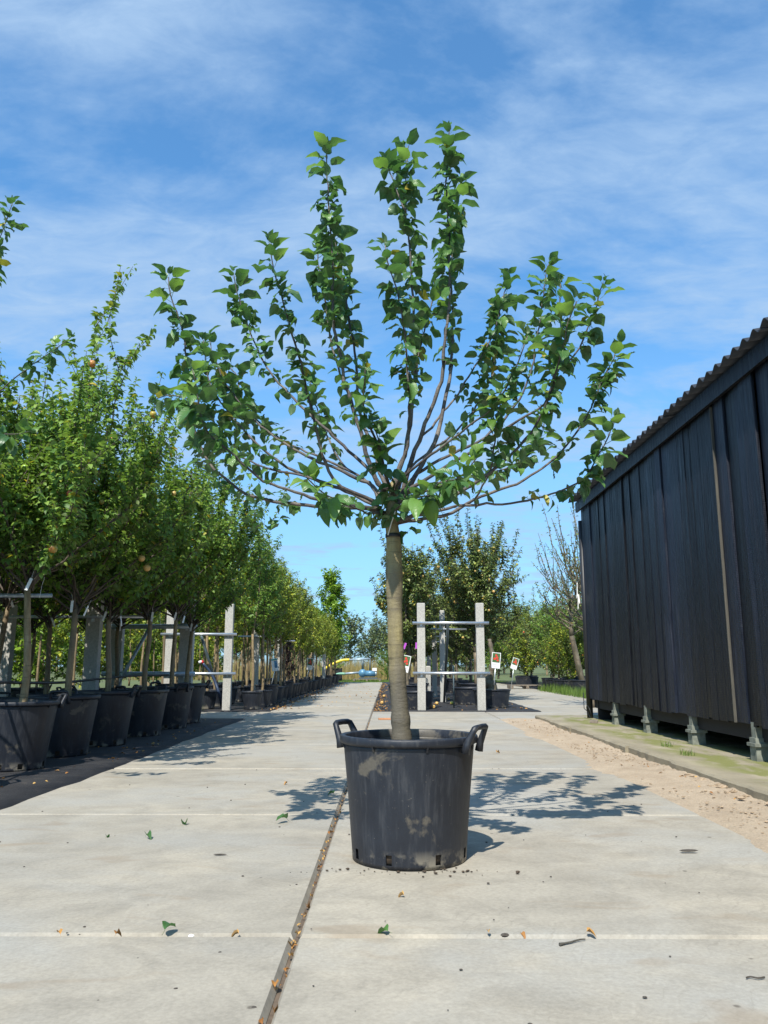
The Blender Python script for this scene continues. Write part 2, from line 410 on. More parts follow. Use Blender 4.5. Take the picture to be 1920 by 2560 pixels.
def end_grain():
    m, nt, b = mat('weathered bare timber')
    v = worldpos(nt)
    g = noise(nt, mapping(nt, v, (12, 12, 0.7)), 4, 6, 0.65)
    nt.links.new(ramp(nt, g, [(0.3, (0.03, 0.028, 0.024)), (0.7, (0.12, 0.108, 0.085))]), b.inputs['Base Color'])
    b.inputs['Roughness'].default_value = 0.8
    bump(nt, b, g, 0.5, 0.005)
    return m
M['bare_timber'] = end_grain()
M['roof'] = plain('dark corrugated sheet', (0.035, 0.037, 0.045), 0.6, 0, 0.35, 12)
M['support'] = plain('mossy concrete support', (0.19, 0.20, 0.165), 0.9, 0, 0.35, 18)
M['dark'] = plain('dark boarding', (0.012, 0.012, 0.014), 0.8)
M['zinc'] = plain('galvanised steel', (0.62, 0.64, 0.66), 0.38, 0.85, 0.12, 40)
M['steel_dark'] = plain('painted steel pipe', (0.09, 0.12, 0.13), 0.5, 0.3)
M['zinc_blue'] = plain('dull galvanised steel', (0.40, 0.47, 0.52), 0.45, 0.5, 0.2, 30)
M['black_plastic'] = plain('black rubber', (0.015, 0.016, 0.018), 0.5)
M['blue_hose'] = plain('dark blue hose', (0.03, 0.05, 0.10), 0.45)
M['white_card'] = plain('white card', (0.80, 0.80, 0.78), 0.55, 0, 0.03)
M['photo_green'] = plain('printed green leaves', (0.06, 0.13, 0.04), 0.5, 0, 0.6, 60)
M['photo_blue'] = plain('printed blue picture', (0.06, 0.18, 0.32), 0.5, 0, 0.6, 60)
M['photo_teal'] = plain('printed teal band', (0.03, 0.28, 0.26), 0.5, 0, 0.2, 60)
M['photo_red'] = plain('printed red apple', (0.62, 0.055, 0.035), 0.45, 0, 0.3, 90)
M['print_grey'] = plain('grey print', (0.35, 0.35, 0.36), 0.6, 0, 0.1)
M['purple'] = plain('purple ribbon', (0.45, 0.08, 0.50), 0.5)
M['red_plastic'] = plain('red plastic', (0.6, 0.03, 0.03), 0.45)
M['pump_blue'] = plain('blue pump enamel', (0.09, 0.22, 0.34), 0.4, 0.1)
M['yellow_hose'] = plain('yellow hose', (0.72, 0.54, 0.03), 0.45)
M['green_hose'] = plain('pale green hose', (0.22, 0.42, 0.30), 0.45)
M['old_wood'] = plain('grey pallet wood', (0.19, 0.155, 0.12), 0.85, 0, 0.35, 14)
M['string'] = plain('white string', (0.75, 0.74, 0.70), 0.7)
M['stone'] = plain('dark wet leaf scrap', (0.06, 0.05, 0.04), 0.8)
M['brick'] = plain('orange brick chip', (0.52, 0.24, 0.12), 0.9)
def apple_mat(name, a, b_):
    m, nt, b = mat(name)
    v = objc(nt)
    f = math_(nt, 'ADD', noise(nt, v, 14, 3), math_(nt, 'MULTIPLY', math_(nt, 'SUBTRACT', orand(nt), 0.5), 0.5))
    nt.links.new(ramp(nt, f, [(0.3, a), (0.65, b_)]), b.inputs['Base Color'])
    b.inputs['Roughness'].default_value = 0.35
    return m
M['apple_red'] = apple_mat('red blushed apple', (0.42, 0.34, 0.06), (0.58, 0.10, 0.04))
M['apple_yellow'] = apple_mat('yellow apple', (0.34, 0.36, 0.06), (0.62, 0.38, 0.12))
M['apple_green'] = apple_mat('green apple', (0.20, 0.36, 0.03), (0.32, 0.42, 0.06))

# ------------------------------------------------------------------ mesh helpers
def link(o, parent=None):
    C.objects.link(o)
    if parent is not None:
        o.parent = parent
    return o
def tag(o, label=None, cat=None, group=None, kind=None):
    if label: o['label'] = label
    if cat: o['category'] = cat
    if group: o['group'] = group
    if kind: o['kind'] = kind
    return o
def empty(name, loc=(0, 0, 0), rz=0.0, s=1.0):
    o = bpy.data.objects.new(name, None)
    o.empty_display_size = 0.1
    o.location = [float(x) for x in loc]; o.rotation_euler = (0, 0, rz); o.scale = (s, s, s)
    return link(o)
def copy_obj(o, parent=None, **k):
    c = o.copy()
    C.objects.link(c)
    c.parent = parent
    return c
def copy_tree(o, parent=None):
    c = copy_obj(o, parent)
    for ch in KIDS(o):
        copy_tree(ch, c)
    return c
def KIDS(o):
    return [x for x in o.children]

class MB:
    def __init__(s):
        s.v = []; s.f = []
    def add(s, vs, fs):
        n = len(s.v)
        s.v.extend([tuple(map(float, q)) for q in vs])
        s.f.extend([tuple(i + n for i in q) for q in fs])
        return s
    def box(s, x0, x1, y0, y1, z0, z1):
        return s.add([(x0, y0, z0), (x1, y0, z0), (x1, y1, z0), (x0, y1, z0), (x0, y0, z1), (x1, y0, z1), (x1, y1, z1), (x0, y1, z1)],
                     [(0, 3, 2, 1), (4, 5, 6, 7), (0, 1, 5, 4), (1, 2, 6, 5), (2, 3, 7, 6), (3, 0, 4, 7)])
    def chambox(s, x0, x1, y0, y1, z0, z1, c, cy=None):
        """box whose upper rim is chamfered"""
        a = [(x0, y0, z0), (x1, y0, z0), (x1, y1, z0), (x0, y1, z0)]
        cy = cy or c
        b = [(x0, y0, z1 - cy), (x1, y0, z1 - cy), (x1, y1, z1 - cy), (x0, y1, z1 - cy)]
        t = [(x0 + c, y0 + cy, z1), (x1 - c, y0 + cy, z1), (x1 - c, y1 - cy, z1), (x0 + c, y1 - cy, z1)]
        f = [(0, 3, 2, 1), (8, 9, 10, 11)]
        for k in range(4):
            j = (k + 1) % 4
            f += [(k, j, 4 + j, 4 + k), (4 + k, 4 + j, 8 + j, 8 + k)]
        return s.add(a + b + t, f)
    def tube(s, pts, rad, n=8, cap=True, flat=1.0):
        pts = [np.asarray(p, float) for p in pts]
        m = len(pts)
        if np.isscalar(rad):
            rad = [rad] * m
        t0 = pts[1] - pts[0]; t0 = t0 / (np.linalg.norm(t0) + 1e-9)
        ref = np.array([0, 0, 1.0]) if abs(t0[2]) < 0.9 else np.array([0, 1.0, 0])
        a = np.cross(t0, ref); a /= np.linalg.norm(a)
        vs = []
        for i in range(m):
            t = pts[min(i + 1, m - 1)] - pts[max(i - 1, 0)]
            t = t / (np.linalg.norm(t) + 1e-9)
            a = a - t * np.dot(a, t); a /= (np.linalg.norm(a) + 1e-9)
            b = np.cross(t, a)
            for k in range(n):
                q = 2 * math.pi * k / n
                vs.append(pts[i] + rad[i] * (math.cos(q) * a + flat * math.sin(q) * b))
        fs = []
        for i in range(m - 1):
            for k in range(n):
                j = (k + 1) % n
                fs.append((i * n + k, i * n + j, (i + 1) * n + j, (i + 1) * n + k))
        if cap:
            fs.append(tuple(range(n - 1, -1, -1)))
            fs.append(tuple((m - 1) * n + k for k in range(n)))
        return s.add(vs, fs)
    def lathe(s, prof, n=48, skip=None):
        vs = []; fs = []
        for (r, z) in prof:
            for k in range(n):
                q = 2 * math.pi * k / n
                vs.append((r * math.cos(q), r * math.sin(q), z))
        for i in range(len(prof) - 1):
            for k in range(n):
                if skip and skip(i, k):
                    continue
                j = (k + 1) % n
                fs.append((i * n + k, i * n + j, (i + 1) * n + j, (i + 1) * n + k))
        return s.add(vs, fs)
    def mesh(s, name, m, smooth=False):
        me = bpy.data.meshes.new(name)
        me.from_pydata(s.v, [], s.f)
        me.materials.append(m)
        if smooth:
            me.polygons.foreach_set('use_smooth', [True] * len(me.polygons))
        me.update()
        return me
    def build(s, name, m, parent=None, smooth=False):
        return link(bpy.data.objects.new(name, s.mesh(name, m, smooth)), parent)

def np_mesh(name, V, T, m, tint=None, uv=None, smooth=True):
    """triangle mesh from numpy arrays"""
    me = bpy.data.meshes.new(name)
    nv, nt_ = len(V), len(T)
    me.vertices.add(nv); me.vertices.foreach_set('co', np.ascontiguousarray(V, np.float32).ravel())
    me.loops.add(nt_ * 3); me.loops.foreach_set('vertex_index', np.ascontiguousarray(T, np.int32).ravel())
    me.polygons.add(nt_)
    me.polygons.foreach_set('loop_start', np.arange(0, nt_ * 3, 3, dtype=np.int32))
    me.polygons.foreach_set('loop_total', np.full(nt_, 3, np.int32))
    if smooth:
        me.polygons.foreach_set('use_smooth', np.ones(nt_, bool))
    me.materials.append(m)
    me.update(calc_edges=True)
    if tint is not None:
        a = me.attributes.new('tint', 'FLOAT', 'POINT'); a.data.foreach_set('value', np.ascontiguousarray(tint, np.float32))
    if uv is not None:
        u = me.uv_layers.new(name='UVMap'); u.data.foreach_set('uv', np.ascontiguousarray(uv[np.asarray(T).ravel()], np.float32).ravel())
    me.validate()
    return me

# ------------------------------------------------------------------ leaves
def leaf_tmpl(stations, cols, width=0.62, fold=0.25, droop=0.35, wave=0.0, seed=0, petiole=0.28, tip=1.0, curl=0.0):
    """a leaf along +x, side y, normal z; total length 1 without its stalk; returns verts, tris, uv"""
    rg = np.random.RandomState(seed)
    V = []; U = []; T = []
    us = {7: [0, .05, .18, .40, .64, .86, 1], 6: [0, .07, .26, .54, .84, 1], 5: [0, .12, .42, .78, 1]}.get(stations, np.linspace(0, 1, stations))
    ph = rg.rand() * 6
    for i, u in enumerate(us):
        w = width * 0.5 * (math.sin(math.pi * u ** 0.74) ** 0.62) if 0 < u < 1 else 0.0
        if u > 0.8 and u < 1: w *= 0.80
        x = u * (1 - 0.10 * droop); zc = -droop * u * u * 0.55 + 0.04 * math.sin(3 * u)
        if i == 0 or i == stations - 1:
            V.append((x, 0, zc)); U.append((u, 0.5))
        else:
            for k in range(cols):
                q = k / (cols - 1) * 2 - 1
                y = q * w
                zz = zc + fold * abs(y) - curl * y * y * 2.2 + wave * math.sin(9 * u + ph + 2.2 * q) * abs(q) * 0.11
                V.append((x, y, zz)); U.append((u, 0.5 + 0.5 * q))
    n = len(V)
    first = lambda i: 1 + (i - 1) * cols
    for k in range(cols - 1):
        T.append((0, first(1) + k, first(1) + k + 1)[::-1])
    for i in range(1, stations - 2):
        a, b = first(i), first(i + 1)
        for k in range(cols - 1):
            T.append((a + k, b + k, b + k + 1)); T.append((a + k, b + k + 1, a + k + 1))
    a = first(stations - 2)
    for k in range(cols - 1):
        T.append((a + k, n - 1, a + k + 1))
    V = np.array(V); T = [tuple(t) for t in T]
    # orient all triangles to +z
    T2 = []
    for t in T:
        p, q, r = V[list(t)]
        nz = np.cross(q - p, r - p)[2]
        T2.append(t if nz >= 0 else (t[0], t[2], t[1]))
    if petiole > 0:
        V = V + np.array([petiole, 0, 0.0])
        b0 = len(V)
        w = 0.014
        ring = [(0, w, 0), (0, -w * .6, w * .8), (0, -w * .6, -w * .8)]
        pv = [(x - 0.0, y, z - 0.10) for x, y, z in ring] + [(petiole + 0.02, y * .8, z * .8) for x, y, z in ring]
        V = np.vstack([V, np.array(pv)])
        U += [(0.02, 0.5)] * 6
        for k in range(3):
            j = (k + 1) % 3
            T2 += [(b0 + k, b0 + j, b0 + 3 + j), (b0 + k, b0 + 3 + j, b0 + 3 + k)]
    return V, np.array(T2, np.int32), np.array(U)

LEAF_BIG = [leaf_tmpl(7, 5, width=w, fold=f, droop=d, wave=wv, seed=i, curl=cu) for i, (w, f, d, wv, cu) in enumerate(
    [(0.66, 0.25, 0.35, 0.5, 0), (0.72, 0.12, 0.55, 0.9, .2), (0.60, 0.45, 0.75, 0.5, 0), (0.70, 0.0, 0.20, 1.0, .5), (0.64, 0.3, 1.0, 0.7, 0), (0.75, 0.5, 0.45, 1.3, 0), (0.55, 0.65, 0.6, 0.4, 0)])]
LEAF_MID = [leaf_tmpl(4, 3, width=w, fold=f, droop=d, seed=i, petiole=0.0) for i, (w, f, d) in enumerate([(0.55, 0.3, 0.4), (0.62, 0.15, 0.8), (0.48, 0.6, 0.6)])]
def kite(width, fold, droop):
    V = np.array([(0, 0, 0), (0.45, -width / 2, fold * width / 2 - droop * 0.1), (1, 0, -droop * 0.5), (0.45, width / 2, fold * width / 2 - droop * 0.1)])
    return V, np.array([(0, 1, 2), (0, 2, 3)], np.int32), np.array([(0, .5), (.5, 0), (1, .5), (.5, 1)])
LEAF_FAR = [kite(0.55, 0.35, 0.4), kite(0.62, 0.1, 0.7), kite(0.45, 0.6, 0.3)]

def unit(a):
    return a / (np.linalg.norm(a, axis=-1, keepdims=True) + 1e-9)
def leaf_frames(tan, rg, spread=1.0, along=0.5, droop=0.25, upb=1.0, jit=0.5, start=0.0):
    """axis, side and normal of one leaf at each tangent"""
    n = len(tan)
    ref = np.where(np.abs(tan[:, 2:3]) < 0.95, np.array([[0, 0, 1.0]]), np.array([[0, 1.0, 0]]))
    a = unit(np.cross(tan, ref)); b = np.cross(tan, a)
    ph = start + np.arange(n) * 2.39996 + rg.uniform(-0.7, 0.7, n)
    rad = np.cos(ph)[:, None] * a + np.sin(ph)[:, None] * b
    ax = unit(rad * spread + tan * (along + rg.uniform(-.3, .3, n)[:, None]) + rg.normal(0, 0.22, (n, 3)) + np.array([0, 0, -1.0]) * (droop + rg.uniform(-.25, .25, n)[:, None]))
    up = np.array([[0, 0, 1.0]]) * upb + tan * 0.4 + rg.normal(0, jit, (n, 3))
    nor = unit(up - ax * np.sum(up * ax, 1, keepdims=True))
    side = np.cross(nor, ax)
    return ax, side, nor
def join_leaves(name, pos, fr, size, tmpls, m, rg, uv=False):
    ax, side, nor = fr
    Vs = []; Ts = []; tints = []; Us = []; off = 0
    pick = rg.randint(0, len(tmpls), len(pos))
    for i, (tv, tt, tu) in enumerate(tmpls):
        k = np.where(pick == i)[0]
        if not len(k):
            continue
        s = size[k][:, None, None]
        V = pos[k][:, None, :] + s * (tv[None, :, 0:1] * ax[k][:, None, :] + tv[None, :, 1:2] * side[k][:, None, :] + tv[None, :, 2:3] * nor[k][:, None, :])
        T = tt[None] + (np.arange(len(k)) * len(tv))[:, None, None] + off
        Vs.append(V.reshape(-1, 3)); Ts.append(T.reshape(-1, 3)); off += len(k) * len(tv)
        tints.append(np.repeat(rg.rand(len(k)), len(tv))); Us.append(np.tile(tu, (len(k), 1)))
    return np_mesh(name, np.vstack(Vs), np.vstack(Ts), m, np.concatenate(tints), np.vstack(Us) if uv else None)

def catmull(pts, step):
    pts = np.asarray(pts, float)
    p = np.vstack([2 * pts[0] - pts[1], pts, 2 * pts[-1] - pts[-2]])
    out = []
    for i in range(1, len(p) - 2):
        L = np.linalg.norm(p[i + 1] - p[i]); k = max(1, int(L / step))
        for j in range(k):
            t = j / k
            out.append(0.5 * ((2 * p[i]) + (-p[i - 1] + p[i + 1]) * t + (2 * p[i - 1] - 5 * p[i] + 4 * p[i + 1] - p[i + 2]) * t * t + (-p[i - 1] + 3 * p[i] - 3 * p[i + 1] + p[i + 2]) * t ** 3))
    out.append(pts[-1])
    return np.array(out)

# ================================================================== THE SETTING
JY = 2.62; JX = -0.28                        # slab joints: every 2 m from here
def struct(name, mb, m, parent=None, smooth=False):
    o = mb.build(name, m, parent, smooth)
    if parent is None:
        o['kind'] = 'structure'
    return o

g = MB(); g.add([(-700, -300, -0.03), (700, -300, -0.03), (700, 1500, -0.03), (-700, 1500, -0.03)], [(0, 1, 2, 3)])
tag(struct('ground', g, M['ground']), 'flat grassy earth reaching the horizon beyond the nursery beds', 'ground')

# main path of 2 m concrete slabs
def slab_mesh(w, l):
    gp = 0.004
    return MB().chambox(-w / 2 + gp, w / 2 - gp, -l / 2 + gp, l / 2 - gp, -0.095, 0, 0.012, 0.019).mesh('concrete_slab', M['concrete'])
SLAB = slab_mesh(2.0, 2.0)
SLAB25 = slab_mesh(2.5, 2.0)
rs = random.Random(3)
def pavement(name, label, cells, me):
    e = empty(name); e['kind'] = 'structure'; tag(e, label, 'path')
    for (x, y) in cells:
        o = bpy.data.objects.new('concrete_slab', me)
        o.location = (x, y, rs.uniform(-0.004, 0.003)); o.rotation_euler = (rs.uniform(-.0012, .0012), rs.uniform(-.0012, .0012), 0)
        link(o, e)
    return e
cells = []
for k in range(-3, 6):
    y = JY + 2 * k + 1
    cells += [(JX - 1.0015, y), (JX + 1.0015, y)]
pavement('path', 'pale concrete slab path running under the potted tree', cells, SLAB)
cells = [(JX - 1.0 + 2.002 * i, JY + 11.0) for i in (-3, -2, -1, 2, 3, 4, 5)]
pavement('cross_path', 'concrete slab lane crossing the path in front of the frames', cells, SLAB)
cells = [(JX - 1.004, JY + 12 + 2 * k + 1) for k in range(0, 13)]
pavement('narrow_path', 'narrow single-slab path leading away to the pump and pallet', cells, SLAB)
cells = [(2.74 + 1.25, JY + 12 + 2 * k + 1) for k in range(0, 12)]
pavement('side_path', 'concrete slab path between the apple bed and the right hedge', cells, SLAB25)
# dark joint filling under the slabs is the earth sheet; a thin soil bed
b_ = MB(); b_.add([(-9, -6, -0.02), (14, -6, -0.02), (14, 41, -0.02), (-9, 41, -0.02)], [(0, 1, 2, 3)])
tag(struct('joint_soil', b_, M['joint_dirt']), 'dark soil showing in the slab joints', 'soil')

# ground cloth of the beds
def cloth(name, label, x0, x1, y0, y1, z=0.005, jag=0.012):
    rg = np.random.RandomState(int(abs(x0 * 37 + y0 * 11)))
    nx = max(2, int((x1 - x0) / 0.35)); ny = max(2, int((y1 - y0) / 0.25))
    mb = MB(); vs = []
    for j in range(ny + 1):
        for i in range(nx + 1):
            x = x0 + (x1 - x0) * i / nx; y = y0 + (y1 - y0) * j / ny
            if i in (0, nx): x += rg.normal(0, jag)
            if j in (0, ny): y += rg.normal(0, jag)
            edge = i in (0, nx) or j in (0, ny)
            vs.append((x, y, z + (abs(rg.normal(0, 0.004)) if not edge else abs(rg.normal(0, 0.002)))))
    n0 = len(vs)
    fs = [(j * (nx + 1) + i, j * (nx + 1) + i + 1, (j + 1) * (nx + 1) + i + 1, (j + 1) * (nx + 1) + i) for j in range(ny) for i in range(nx)]
    # hem down to the slab
    ring = [i for i in range(nx + 1)] + [(j) * (nx + 1) + nx for j in range(1, ny + 1)] + [ny * (nx + 1) + i for i in range(nx - 1, -1, -1)] + [j * (nx + 1) for j in range(ny - 1, 0, -1)]
    vs += [(vs[i][0], vs[i][1], -0.04) for i in ring]
    for a in range(len(ring)):
        b = (a + 1) % len(ring)
        fs.append((ring[a], n0 + a, n0 + b, ring[b]))
    mb.add(vs, fs)
    o = mb.build(name, M['cloth'], None, True)
    return tag(o, label, 'ground cloth', None, 'structure')
cloth('ground_cloth', 'black ground cloth under the near row of large pots', -9.0, -2.19, -4.0, 12.72)
cloth('ground_cloth', 'black ground cloth under the far row of small pots', -9.0, -2.12, 14.66, 41.0, 0.006)
cloth('ground_cloth', 'black ground cloth of the apple bed behind the steel frame', JX + 0.02, 2.73, 14.60, 41.0, 0.007)
cloth('ground_cloth', 'black ground cloth under the potted hedge on the right', 5.35, 9.0, 20.0, 41.0, 0.006)

# sand strip and the mossy kerb slab by the barn
XW = 2.93                                    # barn wall
def sand():
    rg = np.random.RandomState(5)
    x0, x1, y0, y1 = 1.57, 2.62, -3.0, 12.58
    nx, ny = 22, 330
    vs = []
    for j in range(ny + 1):
        y = y0 + (y1 - y0) * j / ny
        ed = 0.06 * math.sin(1.7 * y) + 0.04 * math.sin(4.3 * y + 1) + rg.normal(0, 0.012)
        for i in range(nx + 1):
            u = i / nx
            x = x0 + 0.06 + ed * (1 - u) + (x1 - x0) * u
            h = 0.012 * math.sin(2.1 * y + 3 * u) + rg.normal(0, 0.0045)
            z = -0.012 + 0.022 * min(1, u * 5) + h * min(1, u * 4)
            if i == 0: z = -0.02
            vs.append((x, y, z))
    fs = [(j * (nx + 1) + i, j * (nx + 1) + i + 1, (j + 1) * (nx + 1) + i + 1, (j + 1) * (nx + 1) + i) for j in range(ny) for i in range(nx)]
    o = MB().add(vs, fs).build('sand', M['sand'], None, True)
    tag(o, 'strip of loose pale sand between path and barn kerb', 'sand', None, 'structure')
sand()
kerb_e = empty('kerb'); tag(kerb_e, 'mossy concrete kerb slabs along the foot of the black barn', 'kerb', None, 'structure')
rg = np.random.RandomState(9)
yk = -3.0
while yk < 12.2:
    L = 1.2
    x0 = 2.24 + 0.012 * math.sin(yk * 3)
    m_ = MB()
    nseg = 10
    prof = [(0.0 + rg.uniform(-.006, .012)) for _ in range(nseg + 1)]
    vs = []; fs = []
    for i in range(nseg + 1):
        y = yk + (L - 0.006) * i / nseg
        e = prof[i]
        zt = 0.062 + rg.uniform(-.002, .002)
        vs += [(x0 + e, y, -0.04), (x0 + e, y, zt - 0.014), (x0 + e + 0.014, y, zt), (4.4, y, 0.066)]
    for i in range(nseg):
        for k in range(3):
            a = i * 4 + k
            fs.append((a + 1, a, a + 4, a + 5))
    fs.append((0, 1, 2, 3)); fs.append(tuple(nseg * 4 + k for k in (3, 2, 1, 0)))
    m_.add(vs, [f[::-1] for f in fs])
    m_.build('kerb_slab', M['kerb'], kerb_e)
    yk += L

# ================================================================== THE BARN
barn = empty('barn', (XW, 11.85, 0))
tag(barn, 'black timber barn with corrugated roof raised on short supports', 'barn')
def bpart(mb, name, m, parent=None, smooth=False):
    """mesh given in world coordinates, child of the barn"""
    o = mb.build(name, m, parent or barn, smooth)
    if parent is None:
        o.location = (-XW, -11.85, 0)
    return o
rg = np.random.RandomState(21)
Y0B, Y1B = -2.5, 11.85
y = Y1B
layer = 0
def plank_box(w, l, t):
    c = 0.004
    mb = MB()
    # vertical board, front towards -x, with softened front edges
    prof = [(0, -w / 2), (0, w / 2), (-t + c, w / 2), (-t, w / 2 - c), (-t, -w / 2 + c), (-t + c, -w / 2)]
    vs = [(px, py, 0) for px, py in prof] + [(px, py, l) for px, py in prof]
    n = 6
    fs = [tuple(range(n)), tuple(range(2 * n - 1, n - 1, -1))]
    for k in range(n):
        j = (k + 1) % n
        fs.append((k, n + k, n + j, j))
    mb.add(vs, fs)
    return mb
i = 0
while y > Y0B:
    w = float(rg.choice([0.10, 0.13, 0.15, 0.18, 0.21, 0.25])) * rg.uniform(.93, 1.07)
    gap = 0.002 if rg.rand() < .75 else 0.010
    dep = float(rg.choice([0.0, 0.005, 0.010, 0.017, 0.027], p=[.28, .22, .2, .18, .12]))
    over = dep > .009
    zb = 0.335 + rg.uniform(-.012, .010); zt = 3.13
    
    mb = plank_box(w, zt - zb, 0.022)
    o = mb.build('plank', M['plank'], barn)
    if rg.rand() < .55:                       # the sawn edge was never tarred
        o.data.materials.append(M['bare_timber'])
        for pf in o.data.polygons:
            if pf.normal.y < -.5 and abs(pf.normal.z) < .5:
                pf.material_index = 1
    o.location = (-dep, y - w / 2 - 11.85, zb)
    o.rotation_euler = (rg.normal(0, 0.0022), rg.normal(0, 0.002), rg.normal(0, 0.035))
    y -= w + gap
    i += 1
# gable planks on the far end
x = XW + 0.02
for k in range(16):
    w = 0.20
    mb = MB().box(0, w - 0.006, 0, 0.022, 0, 2.9 + 0.045 * k)
    o = mb.build('plank', M['plank'], barn); o.location = (x - XW, 0.004, 0.335)
    x += w
# weathered battens that show between some boards
for yy in (6.88,):
    MB().box(-0.0500, -0.0225, -0.005, 0.005, 0.0, 2.74).build('cover_strip', M['bare_timber'], barn).location = (0.0, yy - 11.85, 0.34)
bpart(MB().box(XW - 0.084, XW - 0.0505, Y0B, 7.6, 3.085, 3.235), 'fascia_board', M['plank'])
bpart(MB().box(XW - 0.081, XW - 0.0505, 7.603, 11.95, 3.085, 3.235), 'fascia_board', M['plank'])
bpart(MB().box(XW + 0.025, XW + 3.2, Y0B, 11.84, 0.36, 0.42), 'floor_deck', M['dark'])
bpart(MB().box(XW + 3.15, XW + 3.2, Y0B, 11.84, 0.42, 3.9), 'rear_wall', M['dark'])
bpart(MB().box(XW + 0.95, XW + 1.0, Y0B, 11.6, 0.0, 0.36), 'added_dark_panel', M['dark'])  # added dark panels that stop daylight showing under the raised barn
bpart(MB().box(XW + 0.02, XW + 0.95, 11.55, 11.6, 0.0, 0.36), 'added_dark_panel', M['dark'])
bpart(MB().box(XW + 0.03, XW + 0.20, Y0B, 11.8, 0.215, 0.358), 'floor_beam', M['dark'])
for yy in (10.62, 9.33, 7.95, 6.60, 5.3, 4.0, 2.7, 1.4, 0.1):
    sp_ = bpart(MB().box(XW - 0.035, XW + 0.09, yy - 0.055, yy + 0.055, 0.02, 0.24), 'support_post', M['support'])
    MB().box(XW - 0.050, XW + 0.105, yy - 0.075, yy + 0.075, 0.175, 0.20).build('bracket', M['support'], sp_)
    MB().box(XW - 0.022, XW + 0.06, yy - 0.038, yy + 0.038, 0.20, 0.36).build('timber_block', M['support'], sp_)
# corrugated roof in sheets
roof = bpart(MB().box(XW - 0.04, XW + 3.2, Y0B, 11.9, 3.236, 3.262), 'roof', M['dark'])
LAM, AMP = 0.178, 0.027
def roof_sheet(y0, y1, lift):
    n = int(round((y1 - y0) / LAM * 12))
    vs = []; fs = []
    xe = XW - 0.17
    for j in range(n + 1):
        yy = y0 + (y1 - y0) * j / n
        h = AMP * math.cos(2 * math.pi * yy / LAM) + lift
        for (xx, zz) in ((xe, 3.272), (XW + 3.4, 3.272 + 0.62)):
            vs += [(xx, yy, zz + h + 0.004), (xx, yy, zz + h - 0.004)]
    for j in range(n):
        a = j * 4; b = a + 4
        fs += [(a, a + 2, b + 2, b), (a + 1, b + 1, b + 3, a + 3), (a, b, b + 1, a + 1), (a + 2, a + 3, b + 3, b + 2)]
    fs += [(0, 1, 3, 2), (n * 4, n * 4 + 2, n * 4 + 3, n * 4 + 1)]
    return MB().add(vs, fs)
yy = 12.03
k = 0
while yy > Y0B:
    y1 = yy; y0 = yy - LAM * 6
    roof_sheet(y0 - 0.04, y1, 0.0 if k % 2 else 0.009).build('roof_sheet', M['roof'], roof, True)
    yy = y0; k += 1
# corner pipe, cable and string at the far corner
bpart(MB().tube([(XW - 0.015, 11.905, 0.0), (XW - 0.015, 11.905, 2.95)], 0.045, 12), 'drain_pipe', M['black_plastic'], None, True)
loop = [(XW - 0.10 - 0.02 * math.sin(t), 11.72 - 0.10 + 0.09 * math.cos(t), 0.17 + 0.08 * math.sin(t)) for t in np.linspace(0, 6.6, 24)]
loop = [(XW - .1, 11.9, .42), (XW - .11, 11.85, .2)] + loop
tag(MB().tube(loop, 0.006, 6).build('cable', M['black_plastic'], None, True), 'thin black cable looped at the far foot of the barn corner', 'cable')
pts = [(XW - 0.11, 11.93, 2.02), (XW - 0.115, 11.92, 1.9), (XW - .13, 11.90, 1.78), (XW - .115, 11.92, 1.86), (XW - .09, 11.90, 1.70), (XW - .10, 11.92, 1.84), (XW - .12, 11.9, 1.62)]
tag(MB().tube(catmull(pts, .02), 0.007, 5).build('string', M['string'], None, True), 'white string knotted round the barn corner pipe', 'string')
# grass tufts on the kerb, board lying under the barn
tag(MB().box(-0.16, 0.16, -0.05, 0.05, 0, 0.02).build('loose_board', M['old_wood']), 'short brown board lying on the kerb by the barn corner', 'board')
o = C.objects['loose_board']; o.location = (2.74, 11.0, 0.066); o.rotation_euler = (0, 0, 1.3)

